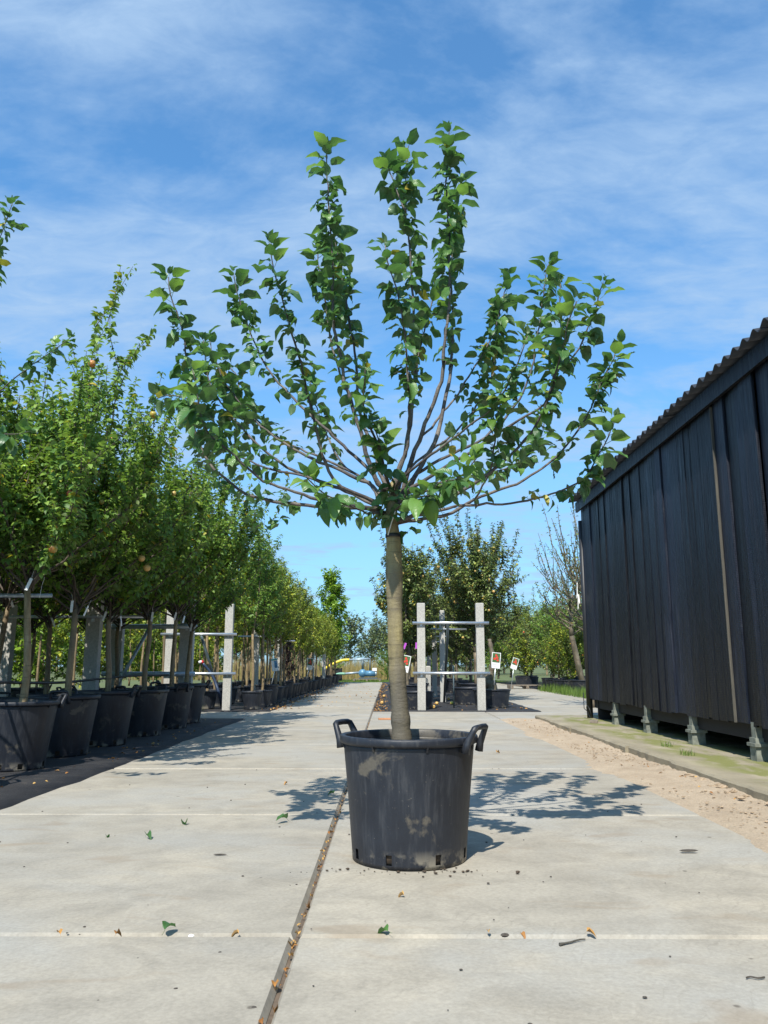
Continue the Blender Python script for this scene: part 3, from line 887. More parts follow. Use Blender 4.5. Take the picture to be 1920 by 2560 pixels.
# ================================================================== THE POT
PC = np.array([0.090, 3.635, 0.0])           # pot centre
def pot_profile(h, rt, rb, rim):
    return [(rb - 0.02, 0.003), (rb, 0.0), (rb + 0.0015, 0.016), (rb + 0.004, 0.055), (rb + (rt - rb) * 0.5, h * 0.5), (rt, h - 0.045), (rt, h - 0.030)]
def pot_parts(h=0.507, rt=0.284, rb=0.243, rim=0.302, n=60, holes=8, handles=True, parent=None, m=None, hang=-27):
    hs = [int(round(n * (a + 0.5) / holes)) % n for a in range(holes)]
    skip = lambda i, k: i == 2 and k in hs
    prof = pot_profile(h, rt, rb, rim)
    inner = [(r - 0.006, z) for r, z in prof[2:]][::-1]
    body = MB().lathe(prof + [(rt - 0.006, h - 0.03)] + inner[1:], n, lambda i, k: (i == 2 or i == 10) and k in hs)
    body.build('body', m, parent, True)
    rm = MB().lathe([(rt - 0.007, h - 0.034), (rt + 0.004, h - 0.036), (rim - 0.003, h - 0.030), (rim, h - 0.024), (rim, h - 0.006), (rim - 0.004, h), (rt - 0.002, h), (rt - 0.007, h - 0.005), (rt - 0.007, h - 0.034)], n)
    rm.build('rim', m, parent, True)
    s = MB().lathe([(0.0, 0.008), (rb - 0.010, 0.008), (rb - 0.006, 0.05), (rt - 0.013, h - 0.085), (rt * 0.6, h - 0.075), (0.0, h - 0.07)], 40)
    s.build('soil', M['soil'], parent, True)
    if handles:
        for sgn in (0, 180):
            a = R(hang + sgn)
            d = np.array([math.cos(a), math.sin(a), 0]); t = np.array([-math.sin(a), math.cos(a), 0]); u = np.array([0, 0, 1.0])
            q = lambda tt, oo, zz: d * (rim - 0.004 + oo) + t * tt + u * (h - 0.028 + zz)
            path = [q(-0.080, -0.002, -0.035), q(-0.077, 0.006, 0.0), q(-0.068, 0.030, 0.052), q(-0.064, 0.036, 0.064), q(-0.054, 0.039, 0.068), q(0, 0.040, 0.070), q(0.054, 0.039, 0.068), q(0.064, 0.036, 0.064), q(0.068, 0.030, 0.052), q(0.077, 0.006, 0.0), q(0.080, -0.002, -0.035)]
            MB().tube(path, [0.020, 0.017, 0.0135, 0.0135, 0.013, 0.013, 0.013, 0.0135, 0.0135, 0.017, 0.020], 6).build('handle', m, parent, True)
            for s_ in (-1, 1):
                pass
    for k in range(8 if handles else 0):
        a = 2 * math.pi * (k + 0.3) / 8
        d = np.array([math.cos(a), math.sin(a)]); t = np.array([-d[1], d[0]])
        p0 = d * (rt - 0.002); p1 = d * (rim - 0.003)
        vs = []
        for z in (h - 0.052, h - 0.029):
            rr = p1 if z > h - 0.04 else d * (rt + 0.004)
            vs += [(*(p0 - t * 0.004), z), (*(rr - t * 0.004), z), (*(rr + t * 0.004), z), (*(p0 + t * 0.004), z)]
        MB().add(vs, [(0, 3, 2, 1), (4, 5, 6, 7), (0, 1, 5, 4), (1, 2, 6, 5), (2, 3, 7, 6), (3, 0, 4, 7)]).build('rim_rib', m, parent)
pot = empty('plant_pot', PC)
tag(pot, 'large worn black plastic pot with two handles holding the lone apple tree', 'pot')
pot_parts(parent=pot, m=M['pot'])

# ================================================================== THE APPLE TREE IN THE POT
YT = 3.635
c1 = lambda x, y: (340 + x * .3978, 280 + y * .3978)
c2 = lambda x, y: (900 + x * .4219, 280 + y * .4219)
c3 = lambda x, y: (340 + x * .3978, 900 + y * .3978)
c4 = lambda x, y: (940 + x * .3978, 900 + y * .3978)
S = lambda f, *q: [f(a, b) for a, b in q]
# every limb: pixels from the head outwards, depth it gains towards its tip (m), base radius, where the leaves start
LIMBS = [
 (S(c3, (1560, 960), (1400, 932), (1180, 920), (980, 905), (760, 865), (640, 810), (540, 730), (450, 640), (405, 545), (350, 370), (330, 180), (325, 60)) + S(c1, (300, 1400), (240, 1220), (205, 1100), (210, 1030)), -0.20, .0105, .22),
 (S(c3, (1540, 940), (1420, 925), (1300, 905), (1150, 880), (1000, 830), (900, 800), (800, 760), (700, 680), (620, 600), (540, 540), (460, 465), (400, 330), (390, 200), (350, 60)), -0.45, .0100, .40),
 (S(c3, (1530, 930), (1480, 900), (1400, 860), (1280, 810), (1150, 760), (1000, 700), (900, 640), (800, 560), (700, 470), (640, 400), (560, 300), (490, 200), (450, 100)) + S(c1, (440, 1560), (420, 1440)), 0.30, .0105, .38),
 (S(c3, (1150, 758), (1000, 715), (870, 690), (720, 640), (600, 570), (520, 450), (430, 300), (250, 225), (130, 240)), 0.25, .0060, .20),
 (S(c3, (1540, 900), (1490, 800), (1420, 760), (1300, 700), (1150, 640), (1000, 560), (850, 470), (700, 330), (630, 240), (590, 180)) + S(c1, (540, 1660), (490, 1540), (455, 1420)), 0.50, .0105, .40),
 (S(c3, (1540, 860), (1490, 800), (1420, 740), (1330, 690), (1150, 610), (1000, 545), (850, 455), (740, 350), (660, 230), (640, 120)) + S(c1, (620, 1640), (560, 1560)), 0.66, .0080, .42),
 (S(c3, (1560, 860), (1530, 770), (1490, 710), (1400, 630), (1300, 540), (1180, 420), (1060, 320), (960, 210), (870, 110), (800, 10)) + S(c1, (760, 1480), (700, 1340), (640, 1150), (612, 1010)), 0.35, .0095, .46),
 (S(c3, (1530, 900), (1400, 850), (1290, 800), (1210, 700), (1170, 600), (1140, 470), (1110, 340), (1070, 200), (1040, 20)) + S(c1, (1020, 1530), (980, 1380), (930, 1220), (900, 1100), (860, 950), (838, 820)), -0.42, .0095, .25),
 (S(c3, (1540, 850), (1490, 800), (1420, 740), (1320, 680), (1250, 580), (1200, 470), (1150, 340), (1110, 230), (1090, 120)), 0.48, .0075, .40),
 (S(c3, (1580, 830), (1520, 770), (1480, 680), (1440, 580), (1410, 450), (1370, 320), (1330, 200)) + S(c1, (1310, 1720), (1290, 1560), (1250, 1400), (1235, 1200), (1235, 1000), (1225, 800), (1215, 640), (1200, 420), (1195, 210)), -0.15, .0125, .22),
 (S(c3, (1590, 810), (1540, 740), (1510, 620), (1480, 520), (1420, 400), (1395, 240), (1390, 100)) + S(c1, (1380, 1580), (1360, 1420), (1330, 1250), (1300, 1080), (1270, 900), (1240, 770), (1225, 660)), 0.42, .0110, .30),
 (S(c1, (1315, 1740), (1260, 1560), (1220, 1400), (1190, 1180), (1160, 1050), (1140, 900), (1150, 800)), 0.10, .0060, .15),
 (S(c3, (1600, 800), (1560, 700), (1530, 600), (1510, 500), (1470, 420), (1430, 320), (1430, 180)) + S(c1, (1440, 1700), (1442, 1620)), -0.55, .0085, .30),
 (S(c3, (1600, 860), (1620, 780), (1560, 660), (1540, 560), (1500, 440)), -0.30, .0060, .10),
 (S(c4, (90, 900), (110, 780), (140, 700), (180, 600), (205, 450), (225, 300), (245, 100), (245, 0)) + S(c2, (325, 1450), (320, 1250), (310, 1050), (300, 900), (290, 750), (272, 600), (275, 400), (280, 200)), 0.10, .0125, .30),
 (S(c2, (272, 590), (240, 520), (190, 400), (155, 280)), 0.06, .0045, .10),
 (S(c4, (100, 840), (150, 700), (195, 540), (205, 400), (210, 200), (205, 80)) + S(c2, (290, 1650), (275, 1450), (260, 1280), (235, 1130), (210, 1030), (170, 920), (147, 790)), -0.35, .0085, .30),
 (S(c2, (325, 1640), (345, 1450), (380, 1300), (420, 1150), (438, 1040)), 0.15, .0050, .15),
 (S(c4, (95, 930), (150, 880), (190, 750), (220, 620), (270, 510), (310, 400), (360, 270), (410, 130), (430, 0)) + S(c2, (490, 1500), (510, 1300), (530, 1100), (530, 900), (525, 750), (515, 600), (510, 400), (525, 250), (530, 100)), -0.12, .0130, .40),
 (S(c4, (110, 930), (190, 830), (240, 740), (310, 620), (370, 520), (400, 420), (425, 300), (455, 170), (475, 20)) + S(c2, (530, 1550), (545, 1400), (550, 1200), (540, 1050), (545, 850), (565, 600), (600, 400)), 0.30, .0135, .48),
 (S(c4, (150, 860), (230, 600), (290, 480), (350, 420), (420, 330), (480, 260), (560, 140), (640, 10)) + S(c2, (750, 1390), (790, 1310), (820, 1200), (860, 1070), (882, 970)), 0.55, .0080, .45),
 (S(c4, (110, 900), (180, 720), (280, 620), (380, 540), (470, 480), (560, 380), (630, 290), (690, 180), (740, 80)) + S(c2, (780, 1540), (820, 1400), (850, 1290)), 0.62, .0080, .40),
 (S(c4, (105, 880), (150, 760), (260, 660), (380, 570), (480, 500), (580, 420), (690, 340), (780, 240), (840, 120), (900, 10)) + S(c2, (960, 1420), (985, 1330)), -0.50, .0080, .42),
 (S(c4, (120, 920), (200, 780), (300, 690), (400, 630), (520, 570), (650, 510), (750, 430), (830, 340), (900, 250), (960, 120), (990, 0)) + S(c2, (1030, 1420), (1060, 1280), (1080, 1120), (1100, 980), (1122, 890)), 0.40, .0095, .48),
 (S(c4, (120, 940), (180, 850), (280, 770), (380, 710), (470, 650), (560, 600), (650, 540), (760, 460), (850, 410), (950, 350), (1060, 280), (1100, 150)) + S(c2, (1150, 1540), (1195, 1380), (1185, 1200), (1185, 1020)), -0.30, .0100, .46),
 (S(c4, (110, 1010), (200, 990), (270, 960), (380, 910), (500, 850), (620, 780), (740, 690), (830, 610), (900, 540), (980, 450), (1040, 340), (1090, 220), (1130, 100)) + S(c2, (1200, 1400), (1240, 1230), (1288, 1120)), -0.55, .0110, .45),
 (S(c4, (1110, 160), (1140, 60)) + S(c2, (1210, 1500), (1300, 1400), (1350, 1280), (1400, 1150), (1440, 1010)), -0.15, .0055, .05),
 (S(c4, (110, 1030), (200, 1012), (350, 990), (480, 960), (620, 880), (740, 830), (880, 780), (1010, 700), (1120, 620), (1210, 520), (1290, 410), (1350, 300), (1400, 180), (1460, 50)) + S(c2, (1440, 1580), (1500, 1470), (1538, 1380)), 0.30, .0095, .48),
 (S(c4, (110, 1000), (200, 990), (330, 970), (450, 930), (580, 912), (700, 905), (850, 900), (1000, 870), (1150, 830), (1270, 770), (1340, 700), (1400, 600), (1460, 480), (1500, 370)), -0.15, .0085, .52),
 (S(c4, (180, 900), (300, 800), (450, 760), (580, 740), (700, 710), (850, 670), (950, 600), (1020, 530), (1060, 400)), 0.35, .0065, .25),
 (S(c4, (580, 905), (650, 830), (720, 690), (740, 560), (770, 350), (790, 200)), -0.40, .0050, .20),
 (S(c4, (160, 960), (260, 860), (380, 800), (480, 770), (560, 700), (620, 620)), -0.60, .0055, .15),
 (S(c4, (90, 960), (150, 920), (260, 870), (330, 850), (400, 770)), -0.40, .0050, .10),
 (S(c3, (1560, 960), (1450, 960), (1300, 900), (1200, 850), (1130, 800), (1080, 740)), -0.50, .0055, .20),
]
def limb_curve(pts, dY, Ybase, step=0.035):
    pts = np.array(pts)
    seg = np.r_[0, np.cumsum(np.linalg.norm(np.diff(pts, axis=0), axis=1))]; s = seg / seg[-1]
    W = [P(px, py, Ybase + dY * t ** 0.85) for (px, py), t in zip(pts, s)]
    return catmull(W, step)
class FruitTree:
    """trunk, limbs and large leaves; leaf pieces of their own up to a limit, the rest joined"""
    def __init__(s, name, base, label, cat, group=None):
        s.base = np.asarray(base, float)
        s.e = empty(name, s.base); tag(s.e, label, cat, group)
        s.pos = []; s.fr = []; s.size = []; s.owner = []; s.young = set()
        s.limbs = []
    def trunk(s, pts, rad, m, n=16, seed=0):
        rg = np.random.RandomState(seed)
        q = catmull(pts, 0.02) - s.base
        r = np.interp(np.linspace(0, 1, len(q)), np.linspace(0, 1, len(rad)), rad) * (1 + rg.normal(0, 0.014, len(q)))
        for c in rg.uniform(.04, .9, 9):
            i = int(c * len(r)); r[i:i + 2] *= rg.uniform(1.03, 1.075)
        return MB().tube(q, r, n).build('trunk', m, s.e, True)
    def limb(s, curve, r0, leaf0, rg, m, big=0.110, small=0.072, dens=1.0, tip_r=0.0024):
        q = curve - s.base
        L = np.r_[0, np.cumsum(np.linalg.norm(np.diff(q, axis=0), axis=1))]
        t = L / L[-1]
        wob = rg.normal(0, 0.0022, q.shape); wob[0] = 0
        r = (r0 + (tip_r - r0) * t ** 0.75) * (1 + 0.13 * np.sin(L * 95 + rg.rand() * 6) ** 8)
        o = MB().tube(q + wob, r, 7).build('branch', m, s.e, True)
        k = len(s.limbs); s.limbs.append(o)
        tan = unit(np.gradient(q, axis=0))
        at = lambda x: (np.array([np.interp(x, L, q[:, i]) for i in range(3)]), unit(np.array([np.interp(x, L, tan[:, i]) for i in range(3)])), np.interp(x, L, r))
        x = L[-1] * leaf0
        end = L[-1]
        # spur clusters
        while x < end - 0.16:
            p, tg, rr = at(x)
            f = (x - L[-1] * leaf0) / (end - L[-1] * leaf0 + 1e-6)
            n = rg.randint(2, 4) if f < 0.35 else rg.randint(3, 6)
            ph = rg.rand() * 6.28
            ref = np.array([0, 0, 1.0]) if abs(tg[2]) < .9 else np.array([0, 1.0, 0])
            a = unit(np.cross(tg, ref)); b = np.cross(tg, a)
            d = math.cos(ph) * a + math.sin(ph) * b
            c0 = p + d * (rr + rg.uniform(0.0, 0.012))
            T = np.repeat(unit(d * 0.55 + tg * 0.6)[None], n, 0)
            fr = leaf_frames(T, rg, 1.0, 0.35, 0.28, 1.0, 0.45, rg.rand() * 6)
            for j in range(n):
                s.pos.append(c0); s.fr.append((fr[0][j], fr[1][j], fr[2][j])); s.owner.append(k)
                s.size.append(small * rg.uniform(0.62, 1.22) * (1.0 if f > .3 else .85))
            x += rg.uniform(0.024, 0.043) / dens * (1.55 if f < 0.3 else 1.0)
        # the long shoot at the tip
        x = max(end - 0.17, L[-1] * leaf0)
        j = 0
        while x < end:
            p, tg, rr = at(x)
            f = (x - (end - .17)) / .17
            fr = leaf_frames(tg[None], rg, 1.0, 0.45 + 0.5 * f, 0.22 - 0.25 * f, 1.0, 0.3, j * 2.4 + rg.rand())
            if f > .25 and rg.rand() < .8: s.young.add(len(s.pos))
            s.pos.append(p); s.fr.append((fr[0][0], fr[1][0], fr[2][0])); s.owner.append(k); s.size.append(big * rg.uniform(0.75, 1.2) * (1 - 0.35 * f))
            x += 0.0165; j += 1
        for j in range(2):
            p, tg, rr = at(end)
            fr = leaf_frames(tg[None], rg, 0.35, 1.6, -0.2, 0.6, 0.4, j * 3.1)
            s.pos.append(p); s.fr.append((fr[0][0], fr[1][0], fr[2][0])); s.owner.append(k); s.size.append(0.042 * rg.uniform(.8, 1.2))
        return o
    def cluster(s, p, n, rg, size, tg=(0, 0, 1)):
        fr = leaf_frames(np.repeat(np.array([tg], float), n, 0), rg, 1.0, 0.2, 0.4, 1.0, 0.5)
        for j in range(n):
            s.pos.append(np.asarray(p) - s.base + rg.normal(0, 0.012, 3)); s.fr.append((fr[0][j], fr[1][j], fr[2][j])); s.owner.append(0); s.size.append(size * rg.uniform(.7, 1.2))
    def leaves(s, m, limit, rg, tm):
        pos = np.array(s.pos); size = np.array(s.size)
        fr = [np.array([f[i] for f in s.fr]) for i in range(3)]
        view = size / np.linalg.norm(pos + s.base - np.array([0, 0, HC]), axis=1)
        order = np.argsort(-view)
        pick, rest = order[:limit], order[limit:]
        mes = [np_mesh('leaf', v, t, m, np.full(len(v), 0.0), u) for v, t, u in tm]
        mey = [np_mesh('leaf', v, t, M['leaf_young'], np.full(len(v), 0.0), u) for v, t, u in tm]
        for i in pick:
            o = bpy.data.objects.new('leaf', (mey if i in s.young else mes)[rg.randint(len(mes))])
            ax, sd, nr = fr[0][i], fr[1][i], fr[2][i]
            k = size[i]
            o.matrix_local = Matrix(((ax[0] * k, sd[0] * k, nr[0] * k, pos[i][0]), (ax[1] * k, sd[1] * k, nr[1] * k, pos[i][1]), (ax[2] * k, sd[2] * k, nr[2] * k, pos[i][2]), (0, 0, 0, 1)))
            link(o, s.limbs[s.owner[i]])
        if len(rest):
            me = join_leaves('foliage', pos[rest], [f[rest] for f in fr], size[rest], tm, m, rg, True)
            link(bpy.data.objects.new('foliage', me), s.e)['kind'] = 'stuff'

tbase = P(1007, 1862, YT); tbase[2] = 0.41; 
tree = FruitTree('apple_tree', tbase, 'umbrella-shaped apple tree with bare limbs standing alone in the large pot', 'tree')
tp = [tbase - np.array([0, 0, 0.02])] + [P(x, y, YT) for x, y in ((1005, 1855), (999, 1762), (990, 1633), (987, 1530), (985, 1405), (983, 1342), (979, 1312), (978, 1285), (981, 1255), (984, 1228), (985, 1205))]
tree.trunk(tp, [0.0425, 0.041, 0.0375, 0.036, 0.035, 0.034, 0.0335, 0.038, 0.037, 0.033, 0.027, 0.017], M['bark_main'])
rgm = np.random.RandomState(77)
for pts, dY, r0, l0 in LIMBS:
    cv = limb_curve(pts, dY, YT)
    tree.limb(cv, r0, l0, rgm, M['bark_twig'])
for (x, y, n) in ((975, 1240, 7), (1000, 1258, 7), (965, 1275, 6), (955, 1300, 5), (985, 1290, 5), (1035, 1318, 4), (940, 1295, 3), (990, 1225, 5), (1060, 1235, 4), (1175, 1235, 3), (700, 1300, 5), (670, 1310, 4), (640, 1285, 5), (725, 1260, 5)):
    tree.cluster(P(x, y, YT + rgm.uniform(-.08, .06)), n, rgm, 0.06)
# the graft band, a tie and a string
tree.leaves(M['leaf_main'], 300, np.random.RandomState(4), LEAF_BIG)
band = P(983, 1340, YT) - tbase
MB().tube([band + np.array([0, 0, dz]) for dz in (-0.008, 0.0, 0.008)], 0.0362, 16).build('graft_band', M['black_plastic'], tree.e, True)
st = [P(*c4(75, 1100), YT - .05), P(*c4(95, 1030), YT - .053), P(*c4(122, 950), YT - .055), P(*c4(128, 935), YT - .05), P(*c4(112, 925), YT - .05)]
so = MB().tube(catmull(st, .01), 0.0028, 6).build('string', M['string'], None, True)
tag(so, 'white string tied at the head of the potted tree trunk', 'string')

# ================================================================== THE OTHER TREES
class Proto:
    """a tree in local coordinates: trunk mesh, boughs mesh, foliage mesh, spots for fruit"""
    def __init__(s, seed, trunk_h, crown_h, spread, nprim=12, leader=0.0, nshoot=9, shoot=0.45, leaf=0.055, space=0.018, tm=LEAF_MID, lm='leaf_near', tr=0.036, bark='bark_left', bough='bark_dark',
                 upshoots=0, upz=(0.5, 1.0), low=0.12, tidy=1.0, shape='round', lean=0.02, sides=5, bare=0.18, droop=0.3, cluster=1):
        rg = np.random.RandomState(seed)
        s.rg = rg
        head = np.array([rg.normal(0, lean), rg.normal(0, lean), trunk_h])
        tpts = catmull([(0, 0, -0.03), (rg.normal(0, lean * .6), rg.normal(0, lean * .6), trunk_h * .35), (head[0] * .6 + rg.normal(0, lean * .4), head[1] * .6, trunk_h * .7), tuple(head)], 0.12)
        tt = np.linspace(0, 1, len(tpts))
        tb = MB()
        tb.tube(tpts, tr * (1.12 - 0.28 * tt) * (1 + rg.normal(0, .02, len(tt))), 9)
        top = head + np.array([rg.normal(0, .05), rg.normal(0, .05), crown_h * max(leader, 0.06)])
        if leader > 0:
            lp = catmull([tuple(head), tuple((head + top) / 2 + rg.normal(0, .03, 3)), tuple(top)], .15)
            tb.tube(lp, np.linspace(tr * .84, tr * .2, len(lp)), 7)
        s.trunk = tb.mesh('trunk', M[bark], True)
        bm = MB()
        lines = []
        for k in range(nprim):
            f = (k + rg.rand()) / nprim
            az = k * 2.39996 + rg.uniform(-.4, .4)
            st = head + (top - head) * (f ** 0.9 if leader > 0 else rg.rand())
            st = st - np.array([0, 0, 0.02 + 0.08 * rg.rand() * (leader == 0)])
            u = rg.rand()
            if leader > 0:
                prof = {'round': math.sqrt(max(0.05, 1 - (2 * f - 0.75) ** 2 * 0.62)), 'cone': 1.0 - 0.75 * f, 'column': 0.9 - 0.35 * abs(2 * f - 0.8)}[shape]
                out = spread * prof * rg.uniform(.65, 1.05)
                rise = crown_h * (1 - leader) * (0.35 + .65 * f) * rg.uniform(.5, 1.0) + out * 0.35
                mid = st + np.array([math.cos(az) * out * .62, math.sin(az) * out * .62, rise * .35])
            else:
                out = spread * (0.22 + 0.78 * math.sqrt((k + .5) / nprim)) * rg.uniform(.85, 1.1)
                rise = crown_h * (1.0 - 0.55 * (out / spread) ** 2) * rg.uniform(.72, 1.0)
                mid = st + np.array([math.cos(az) * out * .68, math.sin(az) * out * .68, rise * .28])
            end = st + np.array([math.cos(az) * out, math.sin(az) * out, rise])
            L = catmull([st, mid * .6 + (st + end) * .2, mid * .35 + end * .65 - np.array([0, 0, rise * .12]), end], 0.09)
            L = L + rg.normal(0, 0.008, L.shape)
            lines.append((L, tr * rg.uniform(.26, .42), bare))
            n = rg.poisson(nshoot)
            for j in range(n):
                t = low + (1 - low) * rg.rand() ** 0.75
                i = min(len(L) - 2, int(t * (len(L) - 1)))
                d = unit(L[i + 1] - L[i])
                q = rg.normal(0, 1, 3); q[2] = abs(q[2]) * .8
                d2 = unit(d * .55 * tidy + unit(q) * .9 + np.array([0, 0, .35]))
                ln = shoot * rg.uniform(.35, 1.2)
                e1 = L[i] + d2 * ln * .5; e2 = e1 + unit(d2 + np.array([0, 0, .35]) + rg.normal(0, .15, 3)) * ln * .5
                lines.append((catmull([L[i], e1, e2], 0.10), tr * .11, 0.08))
        for j in range(upshoots):
            src = lines[rg.randint(len(lines))][0]
            p = src[rg.randint(int(len(src) * .5), len(src))].copy()
            if p[2] < trunk_h + crown_h * upz[0] * .6:
                continue
            ln = rg.uniform(*upz) * 0.8
            off = p - head; off[2] = 0
            d = unit(np.array([off[0] * .35 + rg.normal(0, .10), off[1] * .35 + rg.normal(0, .10), 1.0]))
            lines.append((catmull([p, p + d * ln * .5 + rg.normal(0, .02, 3), p + d * ln], .10), tr * .13, 0.15))
        P_, T_, S_ = [], [], []
        for L, r, b0 in lines:
            ts = np.linspace(0, 1, len(L))
            bm.tube(L, r * (1 - .75 * ts) + 0.0012, sides if r > 0.006 else 3, False)
            D = np.r_[0, np.cumsum(np.linalg.norm(np.diff(L, axis=0), axis=1))]
            n = int(D[-1] * (1 - b0) / space * cluster)
            if n < 1: continue
            x = np.sort(rg.uniform(b0, 1.0, n)) * D[-1]
            pp = np.stack([np.interp(x, D, L[:, i]) for i in range(3)], 1)
            tg = unit(np.stack([np.interp(x, D, np.gradient(L[:, i])) for i in range(3)], 1))
            P_.append(pp); T_.append(tg); S_.append(leaf * rg.uniform(.6, 1.2, n) * np.where(x / D[-1] > .9, .75, 1.0))
        pos = np.vstack(P_); tan = np.vstack(T_); size = np.concatenate(S_)
        pos = pos + rg.normal(0, 0.012, pos.shape)
        fr = leaf_frames(tan, rg, 1.0, .45, droop, 1.0, .55)
        s.boughs = bm.mesh('boughs', M[bough], True)
        s.foliage = join_leaves('foliage', pos, fr, size, tm, M[lm], rg)
        s.spots = pos[rg.permutation(len(pos))]
        s.head = head; s.n = len(pos)
    def place(s, name, loc, label, cat='tree', group=None, rz=0.0, sc=1.0, apples=0, am='apple_red', tags=0, front=True):
        e = empty(name, loc, rz, sc); tag(e, label, cat, group)
        link(bpy.data.objects.new('trunk', s.trunk), e)
        link(bpy.data.objects.new('boughs', s.boughs), e)
        f = link(bpy.data.objects.new('foliage', s.foliage), e); f['kind'] = 'stuff'
        if apples:
            cr, sr = math.cos(rz), math.sin(rz)
            k = 0
            cen = np.array([0, 0, 0.0])
            for p in s.spots:
                if k >= apples: break
                wy = sr * p[0] + cr * p[1]
                wx = cr * p[0] - sr * p[1]
                if math.hypot(p[0], p[1]) < .25 * np.abs(s.spots[:, 0]).max(): continue
                if wy > 0.0 and front: continue
                a = bpy.data.objects.new('apple', APPLE[am])
                a.location = (p[0] - sr * 0.02, p[1] - cr * 0.05, p[2] - .05); a.rotation_euler = (s.rg.uniform(-.4, .4), s.rg.uniform(-.4, .4), s.rg.rand() * 6)
                z = s.rg.uniform(.62, .95); a.scale = (z, z, z)
                link(a, e); k += 1
        for k in range(tags):
            a = -rz - 1.2 + 1.3 * k + s.rg.uniform(-.3, .3)
            t = bpy.data.objects.new('label_tag', TAG)
            t.location = (s.head[0] + 0.12 * math.cos(a), s.head[1] + 0.12 * math.sin(a), s.head[2] + 0.05 - .04 * k); t.rotation_euler = (s.rg.uniform(-.3, .3), s.rg.uniform(-.5, .5), a + s.rg.uniform(-.6, .6) + 1.57)
            link(t, e)
        return e
ap = [(0.004, 0.026), (0.014, 0.033), (0.026, 0.030), (0.034, 0.016), (0.036, 0.0), (0.032, -0.016), (0.022, -0.029), (0.010, -0.033), (0.003, -0.029)]
APPLE = {k: MB().lathe(ap[::-1], 10).tube([(0, 0, .026), (.003, 0, .05)], .0022, 4).mesh('apple', M[k], True) for k in ('apple_red', 'apple_yellow', 'apple_green')}
TAG = MB().add([(-.012, 0, 0), (.012, 0, 0), (.013, .004, -.11), (-.011, .006, -.11), (-.012, .0012, 0), (.012, .0012, 0), (.013, .0052, -.11), (-.011, .0072, -.11)], [(0, 1, 2, 3), (7, 6, 5, 4), (0, 4, 5, 1), (1, 5, 6, 2), (2, 6, 7, 3), (3, 7, 4, 0)]).tube([(0, 0, 0), (-.01, -.01, .06)], .0012, 4).mesh('label_tag', M['white_card'])

# ---- pots for the rows
def simple_pot_mesh(h, rt, rb, rim, n=28):
    return (MB().lathe(pot_profile(h, rt, rb, rim) + [(rt - .006, h - .03), (rb, .05)], n).mesh('body', M['pot_row'], True),
            MB().lathe([(rt - 0.007, h - 0.034), (rt + 0.004, h - 0.036), (rim, h - 0.026), (rim, h - 0.005), (rim - 0.004, h), (rt - 0.004, h), (rt - 0.007, h - 0.034)], n).mesh('rim', M['pot_row'], True),
            MB().lathe([(rt - .015, h - .09), (rt * .5, h - .08), (0.0, h - .078)], 20).mesh('soil', M['soil'], True))
POTM = {'small': simple_pot_mesh(0.33, 0.185, 0.145, 0.197), 'mid': simple_pot_mesh(0.42, 0.23, 0.19, 0.243), 'wide': simple_pot_mesh(0.44, 0.46, 0.40, 0.478), 'low': simple_pot_mesh(0.36, 0.46, 0.42, 0.478)}
def place_pot(kind, loc, label, group, rz=0.0, sc=1.0, name='plant_pot'):
    e = empty(name, loc, rz, sc); tag(e, label, 'pot', group)
    for nm, me in zip(('body', 'rim', 'soil'), POTM[kind]):
        link(bpy.data.objects.new(nm, me), e)
    return e
bigpot = empty('plant_pot', (0, 0, 0)); tag(bigpot, 'x', 'pot')
pot_parts(h=0.52, rt=0.300, rb=0.238, rim=0.318, n=40, parent=bigpot, m=M['pot_row'], hang=20)

# ---- near left row
NEAR = [Proto(100 + i, th, ch, 1.18, nprim=18, nshoot=13, shoot=.52, leaf=.068, space=.0115, tm=LEAF_MID, tr=.030, upshoots=18, upz=(.55, 1.0), low=.08)
        for i, (th, ch) in enumerate(((1.02, 2.5), (0.92, 2.3), (0.88, 2.45), (0.95, 2.25)))]
rows = [(-2.96, 6.55), (-2.98, 7.52), (-2.95, 8.50), (-2.90, 9.62), (-2.88, 10.75), (-2.94, 11.75)]
first = True
XR = 0
row_lab = ['row apple tree with the thickest stem, next to the widest black pots at the path edge']
for i, (x, yy) in enumerate(rows):
    b = bigpot if i == 0 else copy_tree(bigpot)
    b.location = (x, yy, 0.008); b.rotation_euler = (0, 0, R(15 + 70 * i)); b.scale = [1.0 + .02 * ((i * 7) % 3)] * 3
    th = ['sixth', 'fifth', 'fourth', 'third', 'second', 'first'][i]
    tag(b, th + ' tall black pot of the front row, counted from the crossing lane', 'pot', 'big black pots in the near left row')
    NEAR[i % 4].place('apple_tree', (x + .03, yy + .02, 0.43), 'leafy apple tree in the ' + th + ' tall front-row pot, counted from the crossing lane', 'tree', 'apple trees in the near left row', rz=1.1 * i + .4, apples=[8, 7, 9, 6, 5, 4][i], tags=2, am=['apple_red', 'apple_red', 'apple_yellow', 'apple_red', 'apple_red', 'apple_red'][i])
# second and third row behind
k = 0
for (x, ys) in ((-3.95, (5.9, 7.1, 8.2, 9.4, 10.6, 11.8)), (-5.3, (7.0, 8.6, 10.3, 12.0)), (-6.8, (9.2, 11.0, 12.4))):
    for yy in ys:
        b = copy_tree(bigpot); b.location = (x, yy, 0.008); b.rotation_euler = (0, 0, R(40 * k)); b.scale = [.92] * 3
        tag(b, 'black plastic pot standing in the rows behind the front row', 'pot', 'black pots in the near rows behind')
        NEAR[(k + 2) % 4].place('apple_tree', (x + .02, yy, 0.40), 'leafy apple tree behind the front row of tall black pots', 'tree', 'apple trees in the near rows behind', rz=.9 * k + 2, sc=.97 + .02 * (k % 3), apples=2 if x > -4.5 else 0, am='apple_green', tags=1 if x > -4.5 else 0)
        k += 1

